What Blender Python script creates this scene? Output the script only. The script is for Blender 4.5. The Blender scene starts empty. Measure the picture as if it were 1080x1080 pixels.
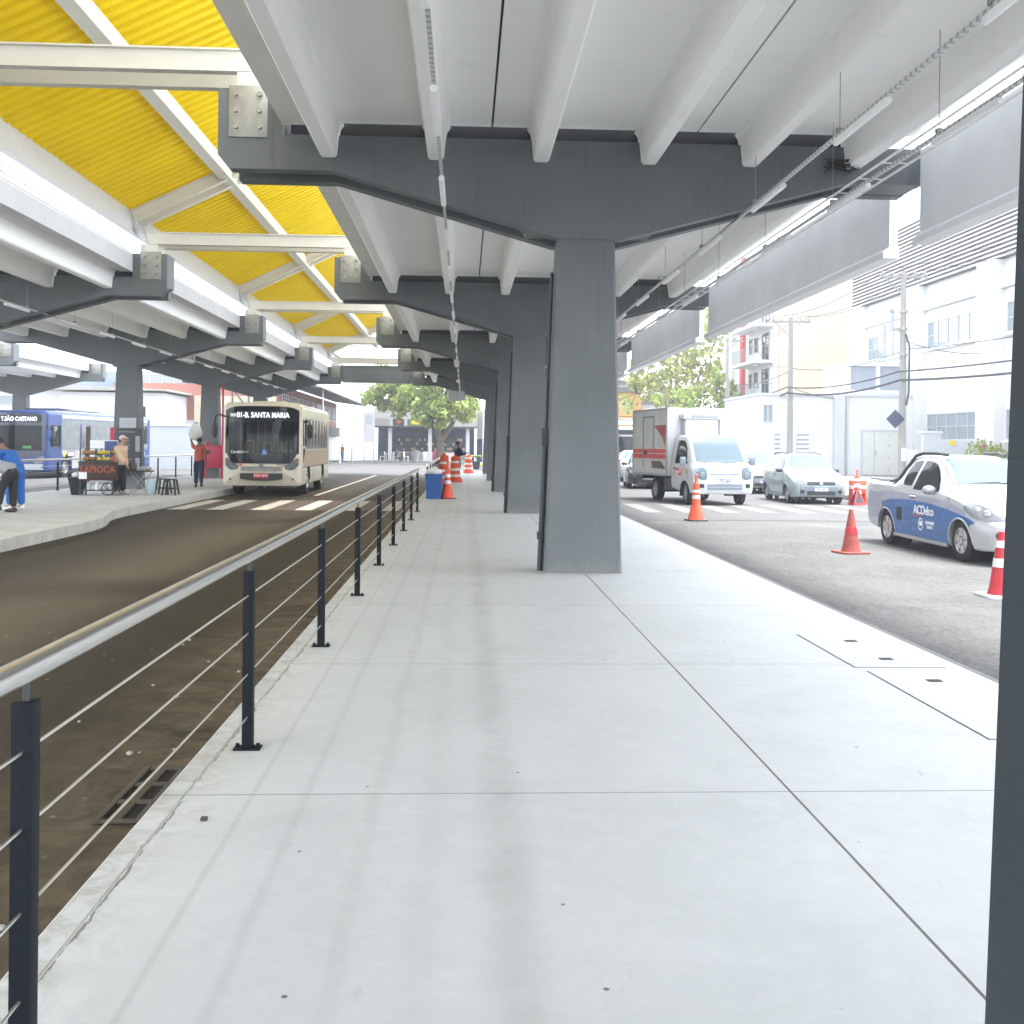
import bpy, bmesh, math, random
import numpy as np
from mathutils import Vector, Matrix
R = math.radians
random.seed(11)
scene = bpy.context.scene
col = scene.collection

# ------------------------------------------------------------------ helpers
class MB:
    """collects geometry; build() links it as ONE mesh object"""
    def __init__(s): s.v = []; s.f = []
    def add(s, vs, fs, M=None):
        n = len(s.v)
        if M is not None: vs = [M @ Vector(v) for v in vs]
        s.v += [tuple(v) for v in vs]; s.f += [tuple(i + n for i in f) for f in fs]
        return s
    def box(s, x0, x1, y0, y1, z0, z1, M=None):
        vs = [(x0,y0,z0),(x1,y0,z0),(x1,y1,z0),(x0,y1,z0),(x0,y0,z1),(x1,y0,z1),(x1,y1,z1),(x0,y1,z1)]
        return s.add(vs, [(0,3,2,1),(4,5,6,7),(0,1,5,4),(1,2,6,5),(2,3,7,6),(3,0,4,7)], M)
    def bar(s, p0, p1, w, h, up=(0,0,1)):
        p0, p1 = Vector(p0), Vector(p1); d = (p1-p0); L = d.length; d.normalize()
        a = d.cross(Vector(up))
        if a.length < 1e-4: a = d.cross(Vector((1,0,0)))
        a.normalize(); b = a.cross(d).normalized()
        M = Matrix((( a.x, d.x, b.x, p0.x),(a.y,d.y,b.y,p0.y),(a.z,d.z,b.z,p0.z),(0,0,0,1)))
        return s.box(-w/2, w/2, 0, L, -h/2, h/2, M)
    def cyl(s, p0, p1, r0, r1=None, n=12, caps=True):
        r1 = r0 if r1 is None else r1
        p0, p1 = Vector(p0), Vector(p1); d = (p1-p0).normalized()
        a = d.orthogonal().normalized(); b = d.cross(a)
        vs = []
        for p, r in ((p0,r0),(p1,r1)):
            for i in range(n):
                t = 2*math.pi*i/n; vs.append(p + (a*math.cos(t)+b*math.sin(t))*r)
        fs = [(i,(i+1)%n,n+(i+1)%n,n+i) for i in range(n)]
        if caps: fs += [tuple(range(n))[::-1], tuple(range(n,2*n))]
        return s.add(vs, fs)
    def tube(s, pts, r, n=8, caps=True):
        pts = [Vector(p) for p in pts]; rs = r if isinstance(r,(list,tuple)) else [r]*len(pts)
        vs = []; prev = None
        for i, p in enumerate(pts):
            d = (pts[min(i+1,len(pts)-1)] - pts[max(i-1,0)]).normalized()
            a = d.orthogonal().normalized() if prev is None else (prev - d*prev.dot(d)).normalized()
            prev = a; b = d.cross(a)
            for k in range(n):
                t = 2*math.pi*k/n; vs.append(p + (a*math.cos(t)+b*math.sin(t))*rs[i])
        fs = []
        for i in range(len(pts)-1):
            for k in range(n):
                fs.append((i*n+k, i*n+(k+1)%n, (i+1)*n+(k+1)%n, (i+1)*n+k))
        if caps: fs += [tuple(range(n))[::-1], tuple(range((len(pts)-1)*n, len(pts)*n))]
        return s.add(vs, fs)
    def prism(s, poly, axis, a, b):
        """poly in the plane across axis: 'x'->(y,z), 'y'->(x,z), 'z'->(x,y)"""
        def P(p, t): return {'x':(t,p[0],p[1]),'y':(p[0],t,p[1]),'z':(p[0],p[1],t)}[axis]
        n = len(poly); vs = [P(p,a) for p in poly]+[P(p,b) for p in poly]
        return s.add(vs, [tuple(range(n)), tuple(range(n,2*n))[::-1]] + [(i,n+i,n+(i+1)%n,(i+1)%n) for i in range(n)])
    def lathe(s, prof, n=20, o=(0,0,0), axis='z'):
        vs = []
        for r, z in prof:
            for i in range(n):
                t = 2*math.pi*i/n; c, q = r*math.cos(t), r*math.sin(t)
                p = {'z':(c,q,z),'x':(z,c,q),'y':(c,z,q)}[axis]
                vs.append((p[0]+o[0],p[1]+o[1],p[2]+o[2]))
        fs = []
        for j in range(len(prof)-1):
            for i in range(n): fs.append((j*n+i, j*n+(i+1)%n, (j+1)*n+(i+1)%n, (j+1)*n+i))
        shut = prof[0] == prof[-1]
        if prof[0][0] > 1e-5 and not shut: fs.append(tuple(range(n))[::-1])
        if prof[-1][0] > 1e-5 and not shut: fs.append(tuple(range((len(prof)-1)*n, len(prof)*n)))
        return s.add(vs, fs)
    def rows(s, rws, closed=False):
        m = len(rws[0]); vs = [p for r in rws for p in r]; fs = []
        for j in range(len(rws)-1):
            for i in range(m if closed else m-1):
                k = (i+1) % m
                fs.append((j*m+i, j*m+k, (j+1)*m+k, (j+1)*m+i))
        return s.add(vs, fs)
    def sheet(s, rws, off):
        """open grid thickened by the vector off (list rows of points)"""
        off = Vector(off); r2 = [[Vector(p)+off for p in r] for r in rws]
        s.rows(rws); s.rows([r[::-1] for r in r2])
        s.rows([rws[0][::-1], r2[0][::-1]]); s.rows([rws[-1], r2[-1]])
        s.rows([[r[0] for r in rws], [r[0] for r in r2]]); s.rows([[r[-1] for r in rws][::-1], [r[-1] for r in r2][::-1]])
        return s
    def ball(s, c, rx, ry=None, rz=None, n=12, m=8):
        ry = ry or rx; rz = rz or rx; rws = []
        for j in range(m+1):
            t = math.pi*j/m
            rws.append([(c[0]+rx*math.sin(t)*math.cos(2*math.pi*i/n), c[1]+ry*math.sin(t)*math.sin(2*math.pi*i/n), c[2]-rz*math.cos(t)) for i in range(n)])
        return s.rows(rws, True)
    def build(s, name, mat, parent=None, smooth=35, bevel=0, seg=2, world=False):
        vs = s.v
        if world and parent is not None:
            L = parent.location if parent.parent is None else parent.parent.location
            vs = [(x-L.x, y-L.y, z-L.z) for x,y,z in vs]
        me = bpy.data.meshes.new(name); me.from_pydata(vs, [], s.f)
        bm = bmesh.new(); bm.from_mesh(me)
        bmesh.ops.remove_doubles(bm, verts=bm.verts, dist=1e-5)
        bmesh.ops.recalc_face_normals(bm, faces=bm.faces)
        if bevel:
            es = [e for e in bm.edges if len(e.link_faces)==2 and e.calc_face_angle(0) > R(30)]
            bmesh.ops.bevel(bm, geom=es, offset=bevel, segments=seg, affect='EDGES', profile=.5)
        bm.to_mesh(me); bm.free()
        if smooth:
            me.polygons.foreach_set('use_smooth', [True]*len(me.polygons)); me.set_sharp_from_angle(angle=R(smooth))
        me.materials.append(mat)
        return link(name, me, parent)

def link(name, me, parent=None):
    o = bpy.data.objects.new(name, me); col.objects.link(o)
    if parent is not None: o.parent = parent
    return o
def thing(name, label, cat, loc=(0,0,0), rz=0, group=None):
    o = bpy.data.objects.new(name, None); col.objects.link(o); o.empty_display_size = .2
    o.location = loc; o.rotation_euler = (0,0,rz)
    return tag(o, label, cat, group, 'thing')
def tag(o, label=None, cat=None, group=None, kind=None):
    if label: o['label'] = label
    if cat: o['category'] = cat
    if group: o['group'] = group
    if kind: o['kind'] = kind
    return o
def kids(o): return [c for c in col.objects if c.parent == o]
def copy_tree(o, parent=None, top=True):
    c = o.copy(); col.objects.link(c)
    if not top: c.parent = parent
    for ch in kids(o): copy_tree(ch, c, False)
    return c
def all_kids(o):
    r = []
    for c in kids(o): r += [c] + all_kids(c)
    return r
def bake(o):
    """apply the modifiers of o"""
    bpy.context.view_layer.update()
    dg = bpy.context.evaluated_depsgraph_get()
    me = bpy.data.meshes.new_from_object(o.evaluated_get(dg)); old = o.data
    o.modifiers.clear(); o.data = me; me.name = o.name
    return o
def text_mb(txt, size, M, depth=.004, sx=1.0, shear=0., spacing=1.0):
    cu = bpy.data.curves.new('writing', 'FONT'); cu.body = txt; cu.size = size; cu.extrude = depth
    cu.align_x = 'CENTER'; cu.align_y = 'CENTER'; cu.shear = shear; cu.space_character = spacing; cu.resolution_u = 3
    cu.offset = size*.012
    o = bpy.data.objects.new('writing', cu); col.objects.link(o)
    bpy.context.view_layer.update()
    me = bpy.data.meshes.new_from_object(o.evaluated_get(bpy.context.evaluated_depsgraph_get()))
    mb = MB(); mb.add([(v.co.x*sx, v.co.y, v.co.z) for v in me.vertices], [tuple(p.vertices) for p in me.polygons], M)
    bpy.data.objects.remove(o); bpy.data.curves.remove(cu); bpy.data.meshes.remove(me)
    return mb
def frameM(o, xdir, zdir=(0,0,1)):
    """matrix whose local x runs along xdir, local y along zdir (writing plane)"""
    x = Vector(xdir).normalized(); y = Vector(zdir).normalized(); z = x.cross(y).normalized(); y = z.cross(x)
    return Matrix(((x.x,y.x,z.x,o[0]),(x.y,y.y,z.y,o[1]),(x.z,y.z,z.z,o[2]),(0,0,0,1)))

# ------------------------------------------------------------------ materials
def nt(name):
    m = bpy.data.materials.new(name); m.use_nodes = True
    t = m.node_tree; b = t.nodes['Principled BSDF']
    return m, t, b
def N(t, typ, **kw):
    n = t.nodes.new(typ)
    for k, v in kw.items():
        if k.startswith('i_'): n.inputs[k[2:].replace('_',' ')].default_value = v
        else: setattr(n, k, v)
    return n
def mth(t, op, a, b=None, c=None, clamp=False):
    n = t.nodes.new('ShaderNodeMath'); n.operation = op; n.use_clamp = clamp
    for i, x in enumerate((a,b,c)):
        if x is None: continue
        if hasattr(x, 'links') or hasattr(x, 'is_linked'): t.links.new(x, n.inputs[i])
        else: n.inputs[i].default_value = x
    return n.outputs[0]
def mix(t, fac, a, b, mode='MIX'):
    n = t.nodes.new('ShaderNodeMix'); n.data_type = 'RGBA'; n.blend_type = mode
    for s, x in ((0,fac),(6,a),(7,b)):
        if hasattr(x, 'is_linked'): t.links.new(x, n.inputs[s])
        else: n.inputs[s].default_value = x if s == 0 or len(x)==4 else (*x,1)
    return n.outputs[2]
def noise(t, scale, detail=4, rough=.6, vec=None, dist=0):
    n = N(t, 'ShaderNodeTexNoise'); n.inputs['Scale'].default_value = scale; n.inputs['Detail'].default_value = detail
    n.inputs['Roughness'].default_value = rough; n.inputs['Distortion'].default_value = dist
    if vec is not None: t.links.new(vec, n.inputs['Vector'])
    return n.outputs['Fac']
def ramp(t, fac, lo, hi):
    n = t.nodes.new('ShaderNodeMapRange'); n.inputs[1].default_value = lo; n.inputs[2].default_value = hi
    n.clamp = True; t.links.new(fac, n.inputs[0]); return n.outputs[0]
def bump(t, b, h, strength=.2, dist=.01):
    n = t.nodes.new('ShaderNodeBump'); n.inputs['Strength'].default_value = strength; n.inputs['Distance'].default_value = dist
    t.links.new(h, n.inputs['Height']); t.links.new(n.outputs[0], b.inputs['Normal'])
def coords(t, kind='Object', scale=None):
    v = t.nodes.new('ShaderNodeTexCoord').outputs[kind] if kind != 'World' else t.nodes.new('ShaderNodeNewGeometry').outputs['Position']
    if scale:
        m = t.nodes.new('ShaderNodeMapping'); m.inputs['Scale'].default_value = scale
        t.links.new(v, m.inputs['Vector']); v = m.outputs[0]
    return v
def pbr(name, c, rough=.5, metal=0., var=.08, scale=4., bmp=0., bscale=60., dirt=0., coat=0., stretch=None, spec=.5, kind='Object'):
    m, t, b = nt(name); v = coords(t, kind, stretch)
    n1 = ramp(t, noise(t, scale, 5, .62, v), .25, .75)
    c0 = tuple(x*(1-var) for x in c); c1 = tuple(min(1,x*(1+var)) for x in c)
    cc = mix(t, n1, c0, c1)
    if dirt:
        d = ramp(t, noise(t, scale*2.7, 6, .7, v), .52, .75)
        cc = mix(t, mth(t,'MULTIPLY',d,dirt), cc, tuple(x*.35+.02 for x in c))
    t.links.new(cc, b.inputs['Base Color'])
    b.inputs['Roughness'].default_value = rough; b.inputs['Metallic'].default_value = metal
    b.inputs['Coat Weight'].default_value = coat; b.inputs['Specular IOR Level'].default_value = spec
    if bmp: bump(t, b, noise(t, bscale, 4, .6, v), bmp, .004)
    return m
def glass(name, c, rough=.05, alpha=None, spec=.8):
    m, t, b = nt(name); b.inputs['Base Color'].default_value = (*c,1); b.inputs['Roughness'].default_value = rough
    b.inputs['Specular IOR Level'].default_value = spec; b.inputs['IOR'].default_value = 1.5
    if alpha is not None:
        b.inputs['Alpha'].default_value = alpha
    return m
def lamp_mat(name, c, e, s):
    m, t, b = nt(name); b.inputs['Base Color'].default_value = (*c,1); b.inputs['Emission Color'].default_value = (*e,1)
    b.inputs['Emission Strength'].default_value = s; return m

M = {}
def grey_paint(name, base):
    m, t, b = nt(name); P = coords(t,'World'); dk = tuple(x*.55 for x in base); lt = tuple(min(1,x*1.35) for x in base)
    c = mix(t, ramp(t, noise(t, 1.1, 5, .6, P), .3, .7), tuple(x*.9 for x in base), tuple(x*1.1 for x in base))
    dr = mth(t,'MULTIPLY', ramp(t, noise(t, 3.0, 5, .7, coords(t,'World',(3.2,3.2,.16)), .4), .56, .74), .55); c = mix(t, dr, c, dk)      # rain streaks
    dl = mth(t,'MULTIPLY', ramp(t, noise(t, 2.6, 5, .7, coords(t,'World',(4.,4.,.12)), .2), .62, .75), .35); c = mix(t, dl, c, lt)
    sc = mth(t,'MULTIPLY', ramp(t, noise(t, 7, 7, .8, P, 1.2), .60, .72), .45); c = mix(t, sc, c, lt)                                     # scuffs
    sz = t.nodes.new('ShaderNodeSeparateXYZ'); t.links.new(P, sz.inputs[0])
    sp = mth(t,'MULTIPLY', ramp(t, mth(t,'ADD', sz.outputs[2], mth(t,'MULTIPLY', mth(t,'SUBTRACT', noise(t,9,5,.7,P), .5), .5)), .16, .04), .22); c = mix(t, sp, c, (.30,.285,.25))   # splashed dust
    zl = mth(t,'SUBTRACT', mth(t,'MODULO', mth(t,'ADD', sz.outputs[2], .35), 1.22), .61); fl = line(t, zl, 0, .006, .5)
    t.links.new(c, b.inputs['Base Color']); b.inputs['Roughness'].default_value = .58
    bump(t, b, mth(t,'SUBTRACT', noise(t, 16, 6, .65, P), mth(t,'MULTIPLY', fl, .8)), .22, .006); return m

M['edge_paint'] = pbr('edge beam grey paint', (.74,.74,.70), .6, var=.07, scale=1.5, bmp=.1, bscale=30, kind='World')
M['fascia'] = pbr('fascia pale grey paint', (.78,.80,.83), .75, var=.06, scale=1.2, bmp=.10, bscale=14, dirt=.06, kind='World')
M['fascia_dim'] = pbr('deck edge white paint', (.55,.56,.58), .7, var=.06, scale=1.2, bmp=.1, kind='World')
M['dark'] = pbr('dark rubber gasket', (.025,.027,.03), .8)
M['pit'] = pbr('black pit', (.006,.006,.006), .9)
M['joint'] = pbr('dark sealant', (.05,.05,.05), .8)
M['galv'] = pbr('galvanised steel', (.33,.33,.30), .5, .6, var=.15, scale=9, dirt=.15)
M['bolt'] = pbr('bolt steel', (.30,.29,.27), .4, .9)
M['cream_steel'] = pbr('cream painted steel', (.60,.59,.53), .45, var=.05, scale=1.5, dirt=.06, kind='World')
M['white_steel'] = pbr('white painted steel', (.46,.47,.49), .4, var=.04, kind='World')
M['rail_steel'] = pbr('brushed stainless steel', (.68,.67,.64), .27, 1., var=.06, scale=14, stretch=(20,.4,20))
M['cable'] = pbr('steel cable', (.62,.61,.58), .4, .9)
M['post'] = pbr('dark post paint', (.008,.011,.015), .65, var=.15, scale=8, spec=.2)
M['chan'] = pbr('perforated channel steel', (.33,.34,.34), .45, .8, var=.15, scale=12)
M['tube'] = pbr('lamp tube plastic', (.86,.87,.88), .3)
M['black'] = pbr('black plastic', (.02,.02,.022), .5)
M['blackish'] = pbr('dark grey plastic', (.05,.054,.06), .55)
M['tyre'] = pbr('tyre rubber', (.022,.022,.024), .85, bmp=.2)
M['alloy'] = pbr('alloy wheel', (.60,.60,.60), .3, .85)
M['steel_wheel'] = pbr('steel wheel', (.36,.37,.38), .5, .5, dirt=.2)
M['car_white'] = pbr('white car paint', (.43,.44,.455), .28, var=.02, coat=.6)
M['car_green'] = pbr('pale green grey car paint', (.27,.32,.31), .3, .1, var=.03, coat=.6)
M['car_dark'] = pbr('black car paint', (.018,.02,.025), .25, var=.05, coat=.8)
M['car_silver'] = pbr('silver car paint', (.34,.355,.37), .3, .5, var=.03, coat=.5)
M['bumper_grey'] = pbr('grey bumper plastic', (.17,.20,.24), .6)
M['dirty_box'] = pbr('weathered box panel', (.47,.47,.45), .55, var=.12, scale=2.2, dirt=.35)
M['box_white'] = pbr('white box panel', (.48,.49,.505), .4, var=.04, scale=2, dirt=.05)
M['glass_dark'] = glass('dark window glass', (.012,.016,.02), .04, None, .3)
M['glass_sky'] = glass('windscreen glass', (.10,.14,.165), .05, None, .2)
M['glass_bus'] = glass('bus windscreen glass', (.012,.016,.02), .04, .32, .35)
M['glass_build'] = glass('building window glass', (.22,.27,.30), .08)
M['lamp_glass'] = glass('headlamp glass', (.20,.21,.23), .06)
M['amber'] = pbr('amber lens', (.55,.18,.03), .2)
M['red_lens'] = pbr('red lens', (.45,.03,.03), .2)
M['plate_white'] = pbr('number plate white', (.66,.70,.76), .4)
M['plate_red'] = pbr('number plate red', (.50,.02,.04), .4)
M['plate_blue'] = pbr('plate blue strip', (.04,.12,.45), .4)
M['orange'] = pbr('orange plastic', (.72,.085,.035), .5, var=.08, dirt=.12, scale=6)
M['faded'] = pbr('faded red rubber', (.34,.075,.06), .7, var=.25, scale=7, dirt=.3)
M['redcone'] = pbr('red cone plastic', (.50,.03,.045), .5, var=.15, scale=8, dirt=.2)
M['reflect'] = pbr('white reflective band', (.75,.75,.74), .35, dirt=.15)
M['bus_cream'] = pbr('bus cream paint', (.62,.575,.46), .35, var=.03, coat=.4, dirt=.05)
M['bus_side'] = pbr('bus beige side paint', (.42,.30,.185), .5, var=.05, coat=.1, scale=2)
M['bus_blue'] = pbr('bus blue paint', (.018,.058,.22), .4, var=.06, coat=.15)
M['bus_navy'] = pbr('bus navy paint', (.02,.03,.075), .3, coat=.5)
M['bus_grey'] = pbr('bus grey graphic film', (.20,.225,.25), .4, var=.35, scale=3.2, dirt=.35)
M['decal_blue'] = pbr('blue film', (.02,.11,.32), .35, var=.4, scale=2.0, coat=.4, stretch=(1,3,9))
M['decal_grey'] = pbr('silver grey film', (.30,.32,.40), .35, var=.15, scale=2, coat=.4)
M['logo_white'] = pbr('white lettering', (.85,.85,.85), .5)
M['logo_red'] = pbr('red lettering', (.6,.03,.03), .5)
M['logo_orange'] = pbr('orange lettering', (.38,.085,.03), .6)
M['logo_dark'] = pbr('dark lettering', (.03,.03,.035), .5)
M['led'] = lamp_mat('led display dots', (.8,.9,1), (.85,.93,1), .22)
M['yellow_grip'] = pbr('yellow grip paint', (.55,.48,.05), .5)
M['wood_red'] = pbr('dark red painted wood', (.045,.016,.015), .55, var=.2, dirt=.2)
M['steel_leg'] = pbr('dull steel leg', (.34,.33,.31), .45, .7)
M['skin'] = pbr('skin brown', (.28,.15,.095), .55, var=.06)
M['skin_fair'] = pbr('skin light', (.45,.27,.19), .55, var=.06)
M['hair'] = pbr('black hair', (.012,.010,.010), .6)
M['denim'] = pbr('navy denim', (.028,.042,.085), .85, var=.15, scale=9)
M['blackcloth'] = pbr('black cloth', (.014,.015,.018), .85, var=.15, scale=9)
M['bluecloth'] = pbr('bright blue cloth', (.02,.12,.42), .8, var=.12, scale=6, bmp=.4, bscale=18)
M['greycloth'] = pbr('grey cloth', (.32,.34,.36), .85, var=.1, scale=6)
M['redshirt'] = pbr('coral red cloth', (.52,.12,.08), .8, var=.1, scale=6)
M['beigecloth'] = pbr('beige cloth', (.60,.42,.28), .85, var=.1, scale=6, bmp=.3, bscale=18)
M['pinkcloth'] = pbr('pale pink cloth', (.72,.55,.55), .8)
M['whitecloth'] = pbr('white cloth', (.75,.74,.72), .85, var=.06, scale=6, bmp=.3, bscale=14)
M['cabinet_red'] = pbr('red cabinet paint', (.42,.02,.06), .4, var=.1)
M['bin_blue'] = pbr('blue bin plastic', (.02,.09,.30), .5, var=.1)
M['jug'] = pbr('pale blue jug plastic', (.40,.55,.60), .3)
M['snack_a'] = pbr('caramel food', (.35,.20,.08), .7, var=.4, scale=22)
M['snack_b'] = pbr('yellow food', (.60,.45,.06), .6, var=.4, scale=22)
M['render_white'] = pbr('white render wall', (.64,.645,.65), .8, var=.04, scale=.5, dirt=.04, kind='World')
M['render_grey'] = pbr('pale grey wall', (.50,.52,.545), .8, var=.05, scale=.5, dirt=.05, kind='World')
M['render_beige'] = pbr('beige wall', (.54,.475,.37), .85, var=.1, scale=.35, dirt=.12, kind='World')
M['render_blue'] = pbr('grey blue wall', (.24,.29,.36), .8, var=.05, scale=.5, dirt=.05, kind='World')
M['render_pink'] = pbr('salmon wall', (.34,.15,.12), .8, var=.06, scale=.5, dirt=.05, kind='World')
M['render_yellow'] = pbr('ochre wall', (.50,.24,.03), .8, var=.06, scale=.5, kind='World')
M['render_navy'] = pbr('navy mural wall', (.06,.10,.22), .8, var=.4, scale=1.5, kind='World')
M['roof_grey'] = pbr('weathered grey roof', (.075,.074,.073), .8, var=.15, scale=1.5, dirt=.15, kind='World')
M['balcony'] = pbr('balcony rail metal', (.25,.27,.30), .5, .4)
M['slat'] = pbr('warm white louvre slat', (.50,.465,.45), .7, var=.05, kind='World')
M['red_stripe'] = pbr('red stripe paint', (.55,.05,.04), .6)
M['pole'] = pbr('pole concrete', (.27,.265,.25), .85, var=.12, scale=3, dirt=.15)
M['wire'] = pbr('black cable', (.03,.03,.035), .7)
M['pole_grey'] = pbr('grey sign back', (.33,.36,.42), .5, .3)
M['door_grey'] = pbr('pale metal door', (.60,.60,.56), .5, var=.04)
M['wood_pallet'] = pbr('white plastic chair', (.76,.76,.76), .4)
M['awning'] = pbr('pale awning', (.36,.34,.32), .8)
M['green_sign'] = pbr('green sign', (.08,.25,.10), .5)
M['yellow_sign'] = pbr('yellow sign', (.75,.55,.05), .5)
M['bark'] = pbr('bark', (.11,.085,.065), .9, var=.3, scale=6, bmp=.6, bscale=12)
M['iron'] = pbr('cast iron', (.075,.062,.042), .7)

def leaf_mat(name, a, b_):
    m, t, b = nt(name)
    g = t.nodes.new('ShaderNodeNewGeometry')
    c = mix(t, g.outputs['Random Per Island'], a, b_)
    t.links.new(c, b.inputs['Base Color']); b.inputs['Roughness'].default_value = .55
    tr = t.nodes.new('ShaderNodeBsdfTranslucent'); t.links.new(c, tr.inputs['Color'])
    ms = t.nodes.new('ShaderNodeMixShader'); ms.inputs[0].default_value = .35
    t.links.new(b.outputs[0], ms.inputs[1]); t.links.new(tr.outputs[0], ms.inputs[2])
    t.links.new(ms.outputs[0], t.nodes['Material Output'].inputs['Surface']); return m
M['leaf'] = leaf_mat('broad green leaves', (.12,.20,.035), (.46,.52,.15))
M['leaf_yellow'] = leaf_mat('yellow green leaves', (.20,.25,.05), (.55,.56,.17))
M['leaf_hedge'] = leaf_mat('hedge leaves', (.14,.20,.03), (.36,.38,.07))

def yellow_mat():
    m, t, b = nt('yellow translucent roofing')
    v = coords(t, 'World'); n = ramp(t, noise(t, .7, 4, .6, v), .3, .7)
    st = ramp(t, noise(t, 1.2, 3, .6, coords(t,'World',(.5,14,.5))), .35, .75)
    c = mix(t, n, (.635,.505,.003), (.695,.565,.005)); c = mix(t, mth(t,'MULTIPLY',st,.16), c, (.58,.44,.010))
    t.links.new(c, b.inputs['Base Color']); b.inputs['Roughness'].default_value = .5; b.inputs['Specular IOR Level'].default_value = .15
    tr = t.nodes.new('ShaderNodeBsdfTranslucent'); t.links.new(c, tr.inputs['Color'])
    ms = t.nodes.new('ShaderNodeMixShader'); ms.inputs[0].default_value = .30
    t.links.new(b.outputs[0], ms.inputs[1]); t.links.new(tr.outputs[0], ms.inputs[2])
    t.links.new(ms.outputs[0], t.nodes['Material Output'].inputs['Surface']); return m
M['yellow'] = yellow_mat()
def clear_mat():
    m, t, b = nt('milky clear roofing'); b.inputs['Base Color'].default_value = (.8,.8,.8,1); b.inputs['Roughness'].default_value = .4
    tr = t.nodes.new('ShaderNodeBsdfTranslucent'); tr.inputs['Color'].default_value = (.85,.86,.88,1)
    ms = t.nodes.new('ShaderNodeMixShader'); ms.inputs[0].default_value = .75
    t.links.new(b.outputs[0], ms.inputs[1]); t.links.new(tr.outputs[0], ms.inputs[2])
    t.links.new(ms.outputs[0], t.nodes['Material Output'].inputs['Surface']); return m
M['clear'] = clear_mat()

def sep(t):
    g = t.nodes.new('ShaderNodeNewGeometry'); s = t.nodes.new('ShaderNodeSeparateXYZ')
    t.links.new(g.outputs['Position'], s.inputs[0]); return g.outputs['Position'], s.outputs[0], s.outputs[1]
def line(t, coord, c, w, soft=.3):
    """1 on a line at coord=c of half width w"""
    d = mth(t,'ABSOLUTE', mth(t,'SUBTRACT',coord,c))
    n = t.nodes.new('ShaderNodeMapRange'); n.interpolation_type='SMOOTHSTEP'; n.inputs[1].default_value = w*(1-soft); n.inputs[2].default_value = w*(1+soft)
    n.inputs[3].default_value = 1; n.inputs[4].default_value = 0; t.links.new(d, n.inputs[0]); return n.outputs[0]
M['grey_paint'] = grey_paint('concrete grey paint', (.128,.142,.150))
M['dark_pillar'] = grey_paint('dark blue grey pillar paint', (.017,.026,.034))  # the row's grey paint, darkened to carry the near pillar's shade
def ceil_paint(name, base):
    m, t, b = nt(name); P = coords(t,'World')
    c = mix(t, ramp(t, noise(t, .8, 6, .62, P, .5), .3, .72), tuple(x*.97 for x in base), base)
    ws = mth(t,'MULTIPLY', ramp(t, noise(t, .9, 6, .7, coords(t,'World',(1.,.55,1.)), 1.4), .62, .74), .16); c = mix(t, ws, c, (.52,.47,.38))
    sm = mth(t,'MULTIPLY', ramp(t, noise(t, 3.5, 7, .75, P, .8), .58, .75), .18); c = mix(t, sm, c, (.42,.42,.40))
    t.links.new(c, b.inputs['Base Color']); b.inputs['Roughness'].default_value = .65; bump(t, b, noise(t, 22, 6, .7, P), .14, .005); return m
M['white_paint'] = ceil_paint('slab white paint', (.90,.90,.885)); M['rib_paint'] = ceil_paint('rib white paint', (.91,.91,.895))
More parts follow.
